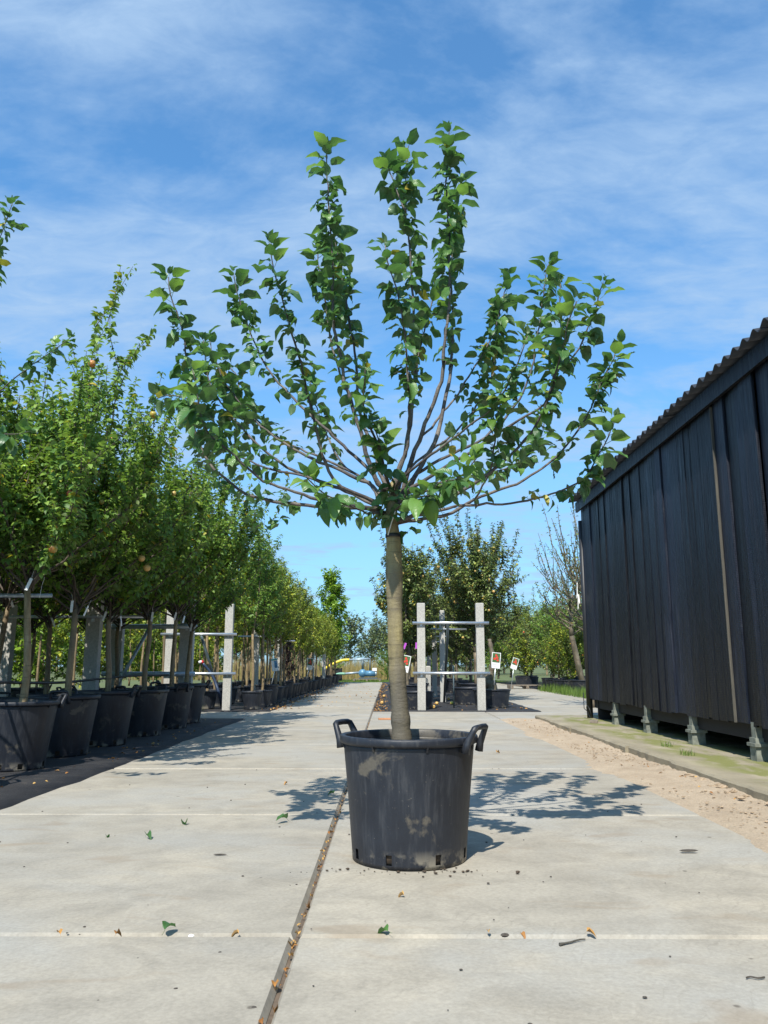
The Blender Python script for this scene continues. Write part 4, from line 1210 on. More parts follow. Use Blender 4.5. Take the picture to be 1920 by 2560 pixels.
# a neighbour of the potted tree whose leaves reach in at the left edge
nb = FruitTree('apple_tree', (-3.0, 5.25, 0.43), 'apple tree with large dark leaves reaching over the front row of pots', 'tree')
nh = np.array([-3.0, 5.25, 1.55])
nb.trunk([(-3.0, 5.25, 0.40), (-3.01, 5.25, 0.9), tuple(nh)], [.04, .036, .032], M['bark_left'], 10)
rgn = np.random.RandomState(8)
def nlimb(a, b, c, r=.010, l0=.45):
    nb.limb(catmull([nh, a, b, c], .05), r, l0, rgn, M['bark_twig'], dens=.8)
nlimb(P(-160, 1000, 5.1), P(-60, 760, 5.0), P(32, 505, 4.9), l0=.62)
nlimb(P(-150, 1050, 5.2), P(-90, 860, 5.2), P(-14, 650, 5.1), l0=.62)
nlimb(P(-120, 1100, 5.15), P(20, 960, 5.0), P(176, 845, 4.9), l0=.72)
nlimb(P(-140, 1180, 5.0), P(-40, 1100, 4.8), P(70, 1080, 4.7), l0=.7)
nlimb(nh + (-.4, -.5, .3), nh + (-.7, -.8, .9), nh + (-.8, -.9, 1.5))  # limbs from here on are unseen, added for the shade they cast
nlimb(nh + (-.6, .1, .3), nh + (-1.0, .2, .9), nh + (-1.1, .2, 1.6))
nlimb(nh + (-.2, .3, .5), nh + (-.35, .4, 1.1), nh + (-.4, .4, 1.8))
nlimb(nh + (-.1, -.4, .3), nh + (-.15, -.7, .8), nh + (-.2, -.8, 1.3))
nb.leaves(M['leaf_main'], 60, np.random.RandomState(2), LEAF_BIG)
b = copy_tree(bigpot); b.location = (-3.0, 5.25, 0.008); tag(b, 'tall black plastic pot under the large-leaved apple tree', 'pot')

# ---- far left rows: slim yellow-green trees in small pots
SLIM = [Proto(200 + i, th, ch, spd, nprim=16, leader=.72, nshoot=7, shoot=.40, leaf=.074, space=.017, tm=LEAF_FAR, lm=lm, tr=.026, low=.1, shape=shp, bark='bark_left', bare=.08, sides=4)
        for i, (th, ch, spd, lm, shp) in enumerate(((1.1, 2.1, .55, 'leaf_near', 'round'), (1.2, 2.0, .50, 'leaf_yellow', 'round'), (1.0, 1.9, .45, 'leaf_yellow', 'column'), (1.3, 1.8, .55, 'leaf_near', 'round'), (0.9, 1.9, .5, 'leaf_yellow', 'cone')))]
SLIM_LOOK = ['green round-headed young tree', 'yellow-green round-headed young tree', 'yellow-green columnar young tree', 'green high-stemmed young tree', 'yellow-green cone-shaped young tree']
rgs = np.random.RandomState(31)
k = 0
yy = 15.3
while yy < 40:
    x = -2.52 + rgs.uniform(-.05, .05)
    kind = 'mid' if k % 5 == 2 else 'small'
    place_pot(kind, (x, yy, .01), 'small black pot in the far front row along the narrow path', 'small black pots along the narrow path', rz=k)
    pr = SLIM[[0, 3, 0, 1, 1, 2, 4, 1, 2, 4][k % 10]] if yy < 22 else SLIM[[1, 2, 4, 1][k % 4]]
    if not (20.6 < yy < 21.6):
        pr.place('slim_tree', (x, yy, .26), SLIM_LOOK[SLIM.index(pr)] + ' in the far front row of small pots', 'tree', 'slim trees along the narrow path', rz=k * 1.3, sc=rgs.uniform(.86, 1.04) * (1 if yy < 24 else .86))
    k += 1
    yy += rgs.uniform(.62, .82) if yy < 24 else rgs.uniform(.8, 1.1)
for (x, y0, y1, st) in ((-3.35, 15.4, 38, 1.0), (-4.5, 15.2, 40, 1.35), (-5.9, 15.6, 40, 1.7), (-7.6, 15.0, 40, 2.2)):
    yy = y0
    while yy < y1:
        xx = x + rgs.uniform(-.15, .15)
        if x > -5:
            place_pot('small', (xx, yy, .012), 'small black pot standing behind the far front row', 'small black pots behind', rz=k)
        SLIM[k % 5].place('slim_tree', (xx, yy, .25), SLIM_LOOK[k % 5] + ' behind the far front row of small pots', 'tree', 'slim trees behind the far front row', rz=k * 1.7, sc=rgs.uniform(.95, 1.12))
        k += 1
        yy += st * rgs.uniform(.85, 1.2)
HEDGE = [Proto(240 + i, .25, 2.1, 1.1, nprim=22, leader=.65, nshoot=9, shoot=.5, leaf=.11, space=.026, tm=LEAF_FAR, lm=lm, tr=.04, shape='round', bare=.04) for i, lm in enumerate(('leaf_maple', 'leaf_yellow'))]
for i, yy in enumerate(np.arange(7.5, 40, 1.75)):
    x = -8.6 - .25 * (i % 3) if yy > 11 else -7.6 - .2 * (i % 3)
    HEDGE[i % 2].place('hedge_bush', (x, yy, -.02), ['bright green bush in the hedge behind the left beds', 'yellow-green bush in the hedge behind the left beds'][i % 2], 'bush', ['bright hedge bushes behind the left beds', 'yellow-green hedge bushes behind the left beds'][i % 2], rz=i * 1.1, sc=rgs.uniform(.95, 1.2))
# purple shrub and its pot
PUR = Proto(260, .12, 1.15, .26, nprim=18, leader=.85, nshoot=6, shoot=.22, leaf=.05, space=.012, tm=LEAF_FAR, lm='leaf_purple', tr=.014, shape='column', bare=.02)
PUR.place('purple_shrub', (-2.55, 21.1, .28), 'dark purple columnar shrub among the green slim trees', 'shrub')
# broad bright tree at the end of the row
MAP = Proto(270, 1.4, 3.6, 1.05, nprim=26, leader=.8, nshoot=9, shoot=.55, leaf=.18, space=.030, tm=LEAF_FAR, lm='leaf_maple', tr=.05, shape='cone', bare=.05)
MAP.place('maple_tree', (-2.60, 37.0, .2), 'bright green broad-leaved tree rising above the end of the far row', 'tree')

# ---- right bed: big apple trees
BIGA = Proto(300, 0.75, 2.75, 1.22, nprim=38, leader=.66, nshoot=14, shoot=.50, leaf=.085, space=.0125, tm=LEAF_FAR, lm='leaf_olive', tr=.055, upshoots=70, upz=(.6, 1.35), shape='round', bark='bark_old', bough='bark_dark', bare=.05)
BIGB = Proto(301, 0.6, 2.45, .88, nprim=30, leader=.78, nshoot=13, shoot=.42, leaf=.085, space=.0125, tm=LEAF_FAR, lm='leaf_olive', tr=.05, upshoots=18, upz=(.5, .9), shape='column', bark='bark_old', bough='bark_dark', bare=.05)
BIGA.place('apple_tree', (2.05, 18.9, .36), 'tall spreading apple tree with upright shoots and yellow apples behind the frame', 'tree', None, .4, 1.0, 34, 'apple_yellow')
BIGB.place('apple_tree', (0.42, 17.7, .36), 'narrow apple tree full of pale apples beside the tall spreading one', 'tree', None, 1.2, 1.0, 30, 'apple_yellow')
place_pot('wide', (2.05, 18.9, .012), 'wide black pot under the tall spreading apple tree', None, sc=.9)
place_pot('wide', (0.42, 17.7, .012), 'wide black pot under the narrow apple tree', None, sc=.9)
k = 0
for (x, yy, s_) in ((0.7, 20.6, .95), (2.2, 21.8, .8), (0.8, 23.6, .9), (2.1, 25.0, .8), (0.7, 27.0, .85), (2.2, 28.5, .8), (0.8, 31.0, .8), (2.0, 33, .8)):
    (BIGB if k % 2 == 0 else BIGA).place('apple_tree', (x, yy, .34), 'bushy apple tree further back in the bed behind the frame', 'tree', 'apple trees further back in the right bed', rz=k * 1.9, sc=s_, apples=6 if yy < 24 else 0, am='apple_yellow')
    place_pot('wide', (x, yy, .012), 'wide black pot further back in the bed behind the frame', 'wide pots further back in the right bed', sc=.85)
    k += 1
# near pots standing by the frame
place_pot('wide', (0.53, 15.55, .012), 'wide black pot beside the left concrete post of the frame', None, sc=.72)
place_pot('wide', (2.02, 16.0, .012), 'wide black pot with a gnarled stump beside the right concrete post', None, sc=.78)
place_pot('wide', (1.72, 17.3, .012), 'wide black pot between the frame and the tall apple tree', None, sc=.78)
MB_ = MB()
st = catmull([(0, 0, 0), (.03, .0, .12), (-.05, .02, .25), (.02, .02, .38), (0.06, .05, .70), (0.02, .15, 1.05)], .04)
MB_.tube(st, np.interp(np.linspace(0, 1, len(st)), [0, .1, .25, .35, 1], [.13, .12, .10, .055, .04]) * (1 + .16 * np.sin(np.arange(len(st)) * 1.7)), 10)
e = empty('gnarled_stem', (2.0, 16.0, .27)); tag(e, 'gnarled pale apple stem leaning out of the pot at the right post', 'tree')
MB_.build('trunk', M['bark_old'], e, True)

# ---- right hedge and old trees beyond the side path
BUSH = [Proto(320 + i, .14, 2.2, 1.0, nprim=26, leader=.68, nshoot=9, shoot=.45, leaf=.085, space=.019, tm=LEAF_FAR, lm=lm, tr=.04, upshoots=20, upz=(.4, .9), shape='round', bark='bark_old', bare=.04) for i, lm in enumerate(('leaf_olive', 'leaf_near', 'leaf_yellow'))]
k = 0
for (x, yy, s_, b_) in ((5.75, 27.5, 1.1, 1), (6.1, 30.0, 1.2, 0), (5.6, 33.0, 1.15, 2), (6.0, 35.5, 1.25, 0), (5.2, 38.5, 1.2, 1), (6.5, 25.5, 1.0, 0), (7.4, 28, 1.2, 1), (3.9, 40.5, 1.25, 0), (2.8, 42, 1.1, 2), (7.5, 33, 1.4, 0), (5.0, 43, 1.5, 1), (7.0, 40, 1.5, 0), (5.7, 25.9, .8, 2), (6.9, 30.6, 1.3, 0), (6.4, 37.6, 1.4, 1), (8.3, 36, 1.5, 0), (4.6, 46, 1.5, 2), (6.6, 44, 1.6, 0), (8.8, 44, 1.6, 1), (3.4, 45, 1.4, 0)):
    BUSH[b_].place('fruit_bush', (x, yy, .25), ['olive-leaved fruit bush in the hedge beyond the side path', 'fresh green fruit bush in the hedge beyond the side path', 'yellow-green fruit bush in the hedge beyond the side path'][b_], 'bush', ['olive hedge bushes', 'green hedge bushes', 'yellow-green hedge bushes'][b_], rz=k, sc=s_, apples=8 if k in (0, 1) else 0, am='apple_red')
    if yy < 38:
        place_pot('low', (x, yy, .012), 'low wide black pot under the hedge beyond the side path', 'low pots under the right hedge', sc=1.0)
    k += 1
OLD = [Proto(340 + i, 1.3, 2.2, .95, nprim=12, leader=.5, nshoot=7, shoot=.6, leaf=.07, space=.05, tm=LEAF_FAR, lm='leaf_olive', tr=.085, upshoots=26, upz=(.6, 1.3), bark='bark_old', bough='bark_old', shape='round', lean=.13, bare=.1) for i in range(2)]
OLD[0].place('old_fruit_tree', (5.62, 23.6, .3), 'old sparse fruit tree with a thick rugged trunk near the barn corner', 'tree', None, .5, 1.05)
OLD[1].place('old_fruit_tree', (6.35, 24.4, .3), 'old thin-leaved fruit tree half hidden by the barn corner', 'tree', None, 2.2, 1.15)
OLD[1].place('old_fruit_tree', (4.0, 16.2, .0), 'thin bare-branched tree rising behind the barn roof', 'tree', None, 1.0, 1.0)
place_pot('wide', (5.62, 23.6, .012), 'tall dark tub holding the old fruit tree with the rugged trunk', None, sc=.9)
place_pot('wide', (6.35, 24.4, .012), 'tall dark tub holding the old thin-leaved fruit tree', None, sc=.9)

# ---- beyond the path end
FARP = [Proto(400 + i, 1.0, 4.2, 2.0, nprim=24, leader=.7, nshoot=8, shoot=.9, leaf=.30, space=.10, tm=LEAF_FAR, lm='leaf_far', tr=.10, shape='round', bare=.05) for i in range(2)]
k = 0
for x in np.arange(-40, 40, 1.7):
    yy = 82 + 9 * math.sin(k * 2.3)
    FARP[k % 2].place('far_tree', (x + rgs.uniform(-1, 1), yy, -.03), 'grey-green tree in the distant line beyond the straw field', 'tree', 'distant trees', rz=k, sc=rgs.uniform(.75, 1.15))
    k += 1
for (x, yy, s_, b_) in ((-3.3, 47.0, 1.2, 1), (-.05, 47.3, 1.0, 1), (2.6, 47.5, 1.2, 1), (-5.5, 45, 1.4, 0)):
    BUSH[b_].place('bush', (x, yy, -.03), 'low green bush by the pump at the far end of the narrow path' if b_ else 'olive bush behind the end of the far row', 'bush', 'bushes at the path end' if b_ else None, rz=k, sc=s_ * .75)
    k += 1
def blades(name, n, x0, x1, y0, y1, h, w, m, label, seed, z=-.03, lean=.3):
    rg = np.random.RandomState(seed)
    p = np.stack([rg.uniform(x0, x1, n), rg.uniform(y0, y1, n), np.full(n, z)], 1)
    a = rg.rand(n) * 6.28; hh = h * rg.uniform(.5, 1.15, n)
    side = np.stack([np.cos(a), np.sin(a), 0 * a], 1) * (w * rg.uniform(.6, 1.2, n))[:, None]
    le = np.stack([np.cos(a + 1.6), np.sin(a + 1.6), 0 * a], 1) * (hh * lean * rg.rand(n))[:, None]
    up = np.array([[0, 0, 1.0]]) * hh[:, None]
    V = np.stack([p - side, p + side, p + up * .6 + le * .4 + side * .6, p + up * .6 + le * .4 - side * .6, p + up + le], 1).reshape(-1, 3)
    i = (np.arange(n) * 5)[:, None]
    T = np.concatenate([i + np.array([[0, 1, 2]]), i + np.array([[0, 2, 3]]), i + np.array([[3, 2, 4]])], 0)
    me = np_mesh(name, V, T, m, np.repeat(rg.rand(n), 5))
    return tag(link(bpy.data.objects.new(name, me)), label, 'grass', None, 'stuff')
blades('tall_grass', 12000, -16, 3.2, 48.5, 62, 1.35, .012, M['reed'], 'tall straw-coloured grass beyond the path end', 1)
blades('grass', 9000, -5, 6, 40.8, 48, .09, .008, M['grass'], 'short green grass round the pump at the path end', 2)
blades('grass', 5000, 4.9, 6.6, 19.5, 27, .26, .007, M['grass'], 'green grass growing beside the side path by the barn corner', 3, 0.0)
blades('grass', 9000, -9.5, -3.3, 10, 15, .22, .008, M['grass'], 'weedy grass between the pots of the left beds', 4, 0.0)
for (x, yy) in ((2.52, 7.0), (2.60, 7.75)):
    rr = np.random.RandomState(int(x * 100))
    o = blades('grass_tuft', 45, -.05, .05, -.06, .06, .055, .0025, M['grass'], 'small grass tuft growing on the mossy kerb', int(yy * 10), 0.0, 1.0)
    del o['kind']; o['group'] = 'tufts on the kerb'; o['category'] = 'grass tuft'
    o.location = (x, yy, .064)

# ================================================================== FRAMES, SIGNS, PIPES
def post_mesh(h, w=.145, d=.12):
    return MB().chambox(-w / 2, w / 2, -d / 2, d / 2, 0, h, .008)
def frame(name, loc, xs, h, rails, label, x_over=.16, x_right=None, brace=None, rz=0.0, rail_m='zinc', w=.145, brace_m='steel_dark', rr=.026):
    e = empty(name, loc, rz); tag(e, label, 'post frame')
    for x in xs:
        p = post_mesh(h, w).build('concrete_post', M['concrete_post'], e); p.location = (x, 0, 0)
        for z in rails:
            MB().tube([(x, -.075, z - .045), (x, -.058, z - .045)], .010, 6).build('bolt', M['zinc'], e)
            MB().box(x - .018, x + .018, -.067, -.0605, z - .06, z + .03).build('clip', M['zinc'], e)
    for z in rails:
        MB().tube([(min(xs) - x_over, -.09, z), (x_right if x_right is not None else max(xs) + x_over, -.09, z)], rr, 12).build('rail', M[rail_m], e, True)
    if brace:
        MB().tube([brace[0], brace[1]], .026, 10).build('brace', M[brace_m], e, True)
    return e
yF = 14.95
pl = G(1055, 1776); pr = G(1205, 1771)
xl, xr = P(1053, 1640, yF)[0], P(1201, 1640, yF)[0]
zu, zl = P(1120, 1558, yF)[2], P(1120, 1683, yF)[2]
ztop = P(1120, 1508, yF)[2]
frame('post_frame', (0, yF, 0), (xl, xr), ztop, (zu, zl), 'two concrete posts joined by two steel rails in front of the apple trees', brace=((P(1120, 1560, yF)[0], .02, zu), (P(1110, 1755, 18.3)[0], 3.3, 0.0)))
def tpost(loc, h, rail, label, w=.15, half=.55, group=None):
    e = empty('tie_post', loc); tag(e, label, 'post', group)
    MB().chambox(-.06, .06, -.05, .05, 0, h, .02).build('concrete_post', M['concrete_post'], e)
    if rail:
        MB().tube([(-half, -.08, rail), (half, -.08, rail)], .020, 8).build('rail', M['zinc'], e, True)
    return e
for i, (px, Y, h, ra) in enumerate(((1106, 18.4, 2.05, 1.62), (1086, 21.3, 1.98, 1.56), (1072, 24.5, 1.95, 1.52))):
    x = P(px, 1640, Y)[0]
    tpost((x, Y, 0), h, ra, 'single concrete post with one cross rail standing behind the steel frame', group='single posts in the right bed')
tpost((P(1070, 1660, 20.4)[0], 20.4, 0), .80, None, 'short concrete stub post behind the steel frame')
tag(MB().tube([(0, 0, 0), (0, 0, .82)], .014, 8).build('steel_stake', M['steel_dark'], None, True), 'thin dark steel stake in the bed behind the lower rail', 'stake').location = tuple(G(1135, 1771))

# left frames
yA = 15.05
frame('post_frame', (0, yA, 0), (P(571, 1640, yA)[0], P(424, 1640, yA)[0]), P(570, 1510, yA)[2], (P(500, 1586, yA)[2], P(500, 1684, yA)[2]), 'two concrete posts with bright rails where the far left row begins', brace=((P(503, 1590, yA)[0], .02, P(500, 1590, yA)[2]), (P(553, 1770, 15.9)[0], 1.0, 0.0)))
yB = 12.3
frame('post_frame', (0, yB, 0), (P(289, 1640, yB)[0], P(466, 1640, yB)[0]), P(290, 1500, yB)[2], (P(400, 1567, yB)[2], P(400, 1685, yB)[2]), 'two shaded concrete posts with a slanting brace behind the tall pots', brace=((P(380, 1568, yB)[0], -.11, P(380, 1568, yB)[2]), (P(268, 1745, yB - .3)[0], -.35, P(268, 1745, yB - .3)[2] - .12)), w=.20, brace_m='zinc_blue', rail_m='zinc_blue', rr=.036)
yC = 10.15
frame('post_frame', (0, yC, 0), (P(231, 1640, yC)[0], P(231, 1640, yC)[0] - 1.1), P(230, 1500, yC)[2], (P(290, 1543, yC)[2],), 'sunlit concrete posts with one high rail behind the third tall pot', x_over=.12, w=.17, rr=.020, x_right=P(382, 1543, yC)[0])
yD = 7.3
frame('post_frame', (0, yD, 0), (-5.7, -4.5), 1.75, (P(60, 1491, yD)[2],), 'concrete posts with one grey rail behind the nearest tall pot', x_over=.3, w=.12, rr=.020, rail_m='zinc_blue', x_right=P(140, 1491, yD)[0])
# tall grey posts of the far left row
for (px, Y) in ((810, 31.0), (782, 27.5), (640, 18.2), (700, 21.5)):
    x = P(px, 1640, Y)[0]
    tpost((x, Y, 0), 1.75 if Y < 25 else 1.55, 1.45 if Y < 25 else None, 'slim concrete post standing among the slim trees', half=.4, group='posts in the far left row')
# irrigation hose along the rows, dark blue hose at the frame
hp = [P(-120, 1716, 5.2), P(0, 1706, 6.2), P(60, 1707, 6.8), P(160, 1706, 7.6), P(250, 1697, 8.8), P(330, 1690, 10.0), P(420, 1687, 12.0)]
tag(MB().tube(catmull(hp, .1), .012, 8).build('irrigation_hose', M['black_plastic'], None, True), 'black irrigation hose strung above the tall pots from stem to stem', 'hose')
hp = [G(555, 1770), P(549, 1740, 15.3), P(538, 1705, 15.3), P(525, 1680, 15.3), P(507, 1658, 15.25)]
hs = empty('hose_with_tap', hp[0]); tag(hs, 'dark blue hose with a red and white tap leaning at the left frame', 'hose')
MB().tube([p - hp[0] for p in catmull(hp, .05)], .026, 8).build('hose', M['blue_hose'], hs, True)
MB().tube([hp[-1] - hp[0], P(503, 1653, 15.25) - hp[0]], .034, 8).build('tap_collar', M['red_plastic'], hs, True)
MB().tube([P(504, 1654, 15.25) - hp[0], P(498, 1656, 15.2) - hp[0]], .028, 8).build('tap_body', M['white_card'], hs, True)

# signs with a picture of apples
def sign(px, py, Y, w, h, tilt, label, foot, kind=0, rz=0.0):
    c = P(px, py, Y)
    e = empty('plant_sign', (c[0], c[1], 0), rz); tag(e, label, 'sign')
    rot = Matrix.Rotation(R(tilt), 4, 'Y')
    def put(o, z=0):
        o.location = (0, 0, float(c[2])); o.rotation_euler = (0, R(tilt), 0); return o
    bd = put(MB().box(-w / 2, w / 2, 0, .006, -h / 2, h / 2).build('board', M['white_card'], e))
    ph0, ph1 = -h * .12, h * .46
    if kind == 0:
        MB().box(-w * .42, w * .42, -.003, -.0005, ph0, ph1).build('picture', M['photo_green'], bd)
        for (ax, az, r) in ((-.16, .10, .15), (.10, .18, .15), (-.02, .32, .13), (.18, .02, .13)):
            r_ = r * w
            vs = [(ax * w + r_ * math.cos(t), -.005, az * h + r_ * math.sin(t)) for t in np.linspace(0, 6.283, 15)[:-1]]
            vs += [(x, -.0031, z) for x, _, z in vs]
            MB().add(vs, [tuple(range(14))] + [(i, 14 + i, 14 + (i + 1) % 14, (i + 1) % 14) for i in range(14)]).build('printed_apple', M['photo_red'], bd)
    else:
        MB().box(-w * .46, w * .46, -.003, -.0005, h * .36, h * .47).build('top_band', M['photo_teal'], bd)
        MB().box(-w * .05, w * .36, -.003, -.0005, -h * .25, h * .30).build('picture', M['photo_blue'], bd)
    for q in range(2):
        MB().box(-w * .3, w * (.3 - .2 * q), -.002, -.0005, -h * (.26 + .09 * q) - .006, -h * (.26 + .09 * q)).build('print_line', M['print_grey'], bd) if kind == 0 else None
    fx, fz = foot
    top = Vector((0, .012, float(c[2]))) + (rot @ Vector((0, 0, -h * .3)))
    MB().tube([(fx, .02, fz), tuple(top)], .009, 6).build('stake', M['zinc'], e, True)
    return e
sign(1240, 1651, 15.7, .17, .30, 6, 'white sign with red apples planted in the pot at the right post', (-.06, .30))
sign(1287, 1659, 24.8, .19, .34, 18, 'small tilted white apple sign beyond the side path', (-.14, .1))
sign(1013, 1659, 15.3, .17, .31, 12, 'apple sign half hidden behind the potted tree trunk', (.02, .30))
sign(687, 1662, 17.8, .14, .27, -8, 'white sign with a blue picture in the far left row', (-.10, .25), 1)
sign(775, 1660, 24.6, .17, .34, 6, 'white and red apple sign further down the far left row', (-.15, .25))
for (px, py, Y, t) in ((1012, 1615, 15.5, .35), (1041, 1614, 15.6, .05)):
    c = P(px, py, Y)
    o = MB().box(-.02, .02, -.002, .002, -.06, .06).build('ribbon', M['purple']); o.location = tuple(c); o.rotation_euler = (0, t, 0)
    tag(o, 'purple ribbon tag hanging in the narrow apple tree', 'ribbon', 'purple ribbons')

# pump on its pallet, hoses, crate
pz = 44.5
pc = P(918, 1690, pz)
px0 = pc[0]
pal = empty('pallet', (px0, pz, -.03)); tag(pal, 'grey wooden pallet carrying the pump at the path end', 'pallet')
for k in range(7):
    MB().box(-.75, .75, -.5 + k * .15, -.5 + k * .15 + .10, .12, .145).build('board', M['old_wood'], pal)
for xx in (-.7, 0, .7):
    MB().box(xx - .05, xx + .05, -.5, .5, .022, .118).build('runner', M['old_wood'], pal)
    MB().box(xx - .06, xx + .06, -.5, .5, 0, .02).build('skid', M['old_wood'], pal)
pm = empty('water_pump', (px0, pz, .115)); tag(pm, 'blue water pump with grey pipework on the pallet', 'pump')
MB().tube([(-.25, -.1, .30), (-.25, .18, .30)], .22, 18).build('impeller_housing', M['pump_blue'], pm, True)
MB().tube([(-.1, .04, .28), (.42, .04, .28)], .16, 14).build('motor', M['pump_blue'], pm, True)
MB().tube([(.42, .04, .28), (.52, .04, .28)], .12, 12).build('fan_cover', M['zinc_blue'], pm, True)
MB().box(.28, .52, -.08, .14, .42, .58).build('control_box', M['white_card'], pm)
MB().box(-.45, .55, -.2, .26, .0, .07).build('base_frame', M['steel_dark'], pm)
MB().tube([(-.25, .04, .5), (-.25, .04, 1.02)], .06, 10).build('outlet_pipe', M['steel_dark'], pm, True)
MB().tube([(-1.0, .04, 1.02), (.15, .04, 1.06)], .05, 10).build('cross_pipe', M['zinc_blue'], pm, True)
MB().tube([(.15, .04, 1.06), (.15, .04, .42)], .045, 10).build('down_pipe', M['steel_dark'], pm, True)
MB().tube([(-1.25, .0, .27), (-.45, .0, .33)], .06, 10).build('inlet_pipe', M['zinc_blue'], pm, True)
q = np.array([px0, pz, .115])
tag(MB().tube(catmull([q + (-.98, .04, 1.02), q + (-1.4, .03, .98), q + (-1.9, 0, .78), q + (-2.4, 0, .48)], .08), .075, 10).build('yellow_hose', M['yellow_hose'], None, True), 'thick yellow hose running down from the pump pipe', 'hose')
tag(MB().tube(catmull([q + (-1.2, 0, .27), q + (-1.6, -.1, .25), q + (-1.95, -.5, .02), q + (-2.3, -1.2, -.07), q + (-2.8, -1.7, -.075)], .08), .07, 10).build('green_hose', M['green_hose'], None, True), 'thick pale green hose curving from the pump to the ground', 'hose')
cr = empty('slatted_crate', (px0 - 1.9, pz + .5, -.03)); tag(cr, 'dark slatted crate beside the hoses at the path end', 'crate')
for k in range(5):
    MB().box(-.5, .5, -.3, -.27, .02 + .14 * k, .13 + .14 * k).build('slat', M['dark'], cr)
MB().box(-.5, -.46, -.27, .3, 0, .72).build('side_panel', M['dark'], cr); MB().box(.46, .5, -.27, .3, 0, .72).build('side_panel', M['dark'], cr); MB().box(-.46, .46, .27, .3, 0, .7).build('back_panel', M['dark'], cr)

# pallet by the hedge
pal2 = empty('pallet', (4.95, 29.5, .01)); tag(pal2, 'flat wooden pallet lying by the low pots of the hedge', 'pallet')
for k in range(6):
    MB().box(-.6, .6, -.45 + k * .16, -.45 + k * .16 + .11, .10, .122).build('board', M['old_wood'], pal2)
for xx in (-.55, 0, .55):
    MB().box(xx - .05, xx + .05, -.45, .46, 0, .099).build('runner', M['old_wood'], pal2)

# ================================================================== LITTER AND SMALL THINGS ON THE GROUND
rgl = np.random.RandomState(55)
FL = [np_mesh('fallen_leaf', v, t, M['leaf_main'], np.full(len(v), .2), u) for v, t, u in (leaf_tmpl(6, 5, .62, .9, .9, .9, 1, .3), leaf_tmpl(6, 5, .55, 1.3, 1.3, .6, 2, .3))]
FY = [np_mesh('fallen_leaf', v, t, M['litter'], np.full(len(v), .7), u) for v, t, u in (leaf_tmpl(5, 5, .6, 1.2, 1.0, 1.2, 3, .2), leaf_tmpl(5, 5, .5, 1.7, 1.4, .8, 4, .2))]
def fallen(px, py, size, green, label, group, z=.004, tip=0.3):
    p = G(px, py)
    o = bpy.data.objects.new('fallen_leaf', (FL if green else FY)[rgl.randint(2)])
    o.location = (p[0], p[1], z + size * .10); o.rotation_euler = (rgl.uniform(-tip, tip), rgl.uniform(-tip, tip) - .15, rgl.rand() * 6.28); o.scale = (size,) * 3
    link(o); tag(o, label, 'leaf', group)
for (px, py, s_) in ((264, 2096, .035), (362, 2094, .055), (464, 2065, .062), (724, 2055, .07), (404, 2342, .055), (980, 2337, .05), (838, 1990, .05)):
    fallen(px, py, s_, True, 'green fallen leaf lying on the bare concrete slabs', 'green fallen leaves')
for (px, py, s_) in ((1013, 2243, .03), (1462, 2336, .03), (152, 2345, .03), (286, 2344, .03), (600, 2341, .03), (1300, 2338, .025), (720, 1960, .035), (1240, 1884, .05), (1223, 2338, .02)):
    fallen(px, py, s_, False, 'dry tan fallen leaf lying on the bare concrete slabs', 'dry fallen leaves on slabs')
for t in np.linspace(0.02, .98, 22):
    yv = 1.95 + 3.2 * t ** 1.4
    o = bpy.data.objects.new('fallen_leaf', FY[rgl.randint(2)])
    s_ = rgl.uniform(.018, .036)
    o.location = (JX + rgl.uniform(-.008, .008), yv + rgl.uniform(-.04, .04), -.004); o.rotation_euler = (rgl.uniform(-.6, .6), rgl.uniform(-.8, .2), 1.57 + rgl.uniform(-.6, .6)); o.scale = (s_,) * 3
    link(o); tag(o, 'dry orange leaf caught in the long slab joint', 'leaf', 'leaves in the slab joint')
def litter(name, n, fx, fy, label, size, seed, m='litter', z=.008):
    rg = np.random.RandomState(seed)
    t = rg.rand(n)
    p = np.stack([fx(t, rg), fy(t, rg), np.full(n, z) + rg.uniform(0, .01, n)], 1)
    a = rg.rand(n) * 6.28
    ax = unit(np.stack([np.cos(a), np.sin(a), rg.normal(0, .25, n)], 1))
    up = np.array([[0, 0, 1.0]]) + rg.normal(0, .35, (n, 3)); nor = unit(up - ax * np.sum(up * ax, 1, keepdims=True))
    me = join_leaves(name, p, (ax, np.cross(nor, ax), nor), size * rg.uniform(.5, 1.2, n), LEAF_MID, M[m], rg)
    return tag(link(bpy.data.objects.new(name, me)), label, 'leaf litter', None, 'stuff')
litter('leaf_litter', 420, lambda t, r: JX + .02 + np.abs(r.normal(0, .12, len(t))), lambda t, r: 14.65 + 24 * t ** 1.3, 'dry orange leaf litter along the edge of the apple bed cloth', .06, 1)
litter('leaf_litter', 520, lambda t, r: -2.12 + r.normal(0, .17, len(t)), lambda t, r: 15.0 + 24 * t ** 1.2, 'dry leaf litter along the foot of the small pots', .055, 2, z=.014)
litter('leaf_litter', 160, lambda t, r: r.uniform(-2.1, -.3, len(t)), lambda t, r: 15 + 24 * t, 'scattered dry leaves on the narrow path', .05, 3)
litter('leaf_litter', 90, lambda t, r: r.uniform(-.2, 2.6, len(t)), lambda t, r: 14.7 + 6 * t, 'dry leaves on the black cloth under the frame', .055, 4, z=.016)
litter('leaf_litter', 150, lambda t, r: JX + r.uniform(-.007, .007, len(t)), lambda t, r: 1.7 + 10.5 * t, 'fine leaf crumbs filling the long slab joint', .016, 5, z=-.016)
litter('leaf_litter', 60, lambda t, r: r.uniform(1.8, 2.2, len(t)), lambda t, r: 3 + 9 * t, 'a few dry leaves on the sand strip', .03, 6, z=.02)
litter('leaf_litter', 60, lambda t, r: -2.3 - np.abs(r.normal(0, .3, len(t))), lambda t, r: 4 + 8.5 * t, 'few dry leaves on the cloth in front of the tall pots', .04, 7, z=.014)
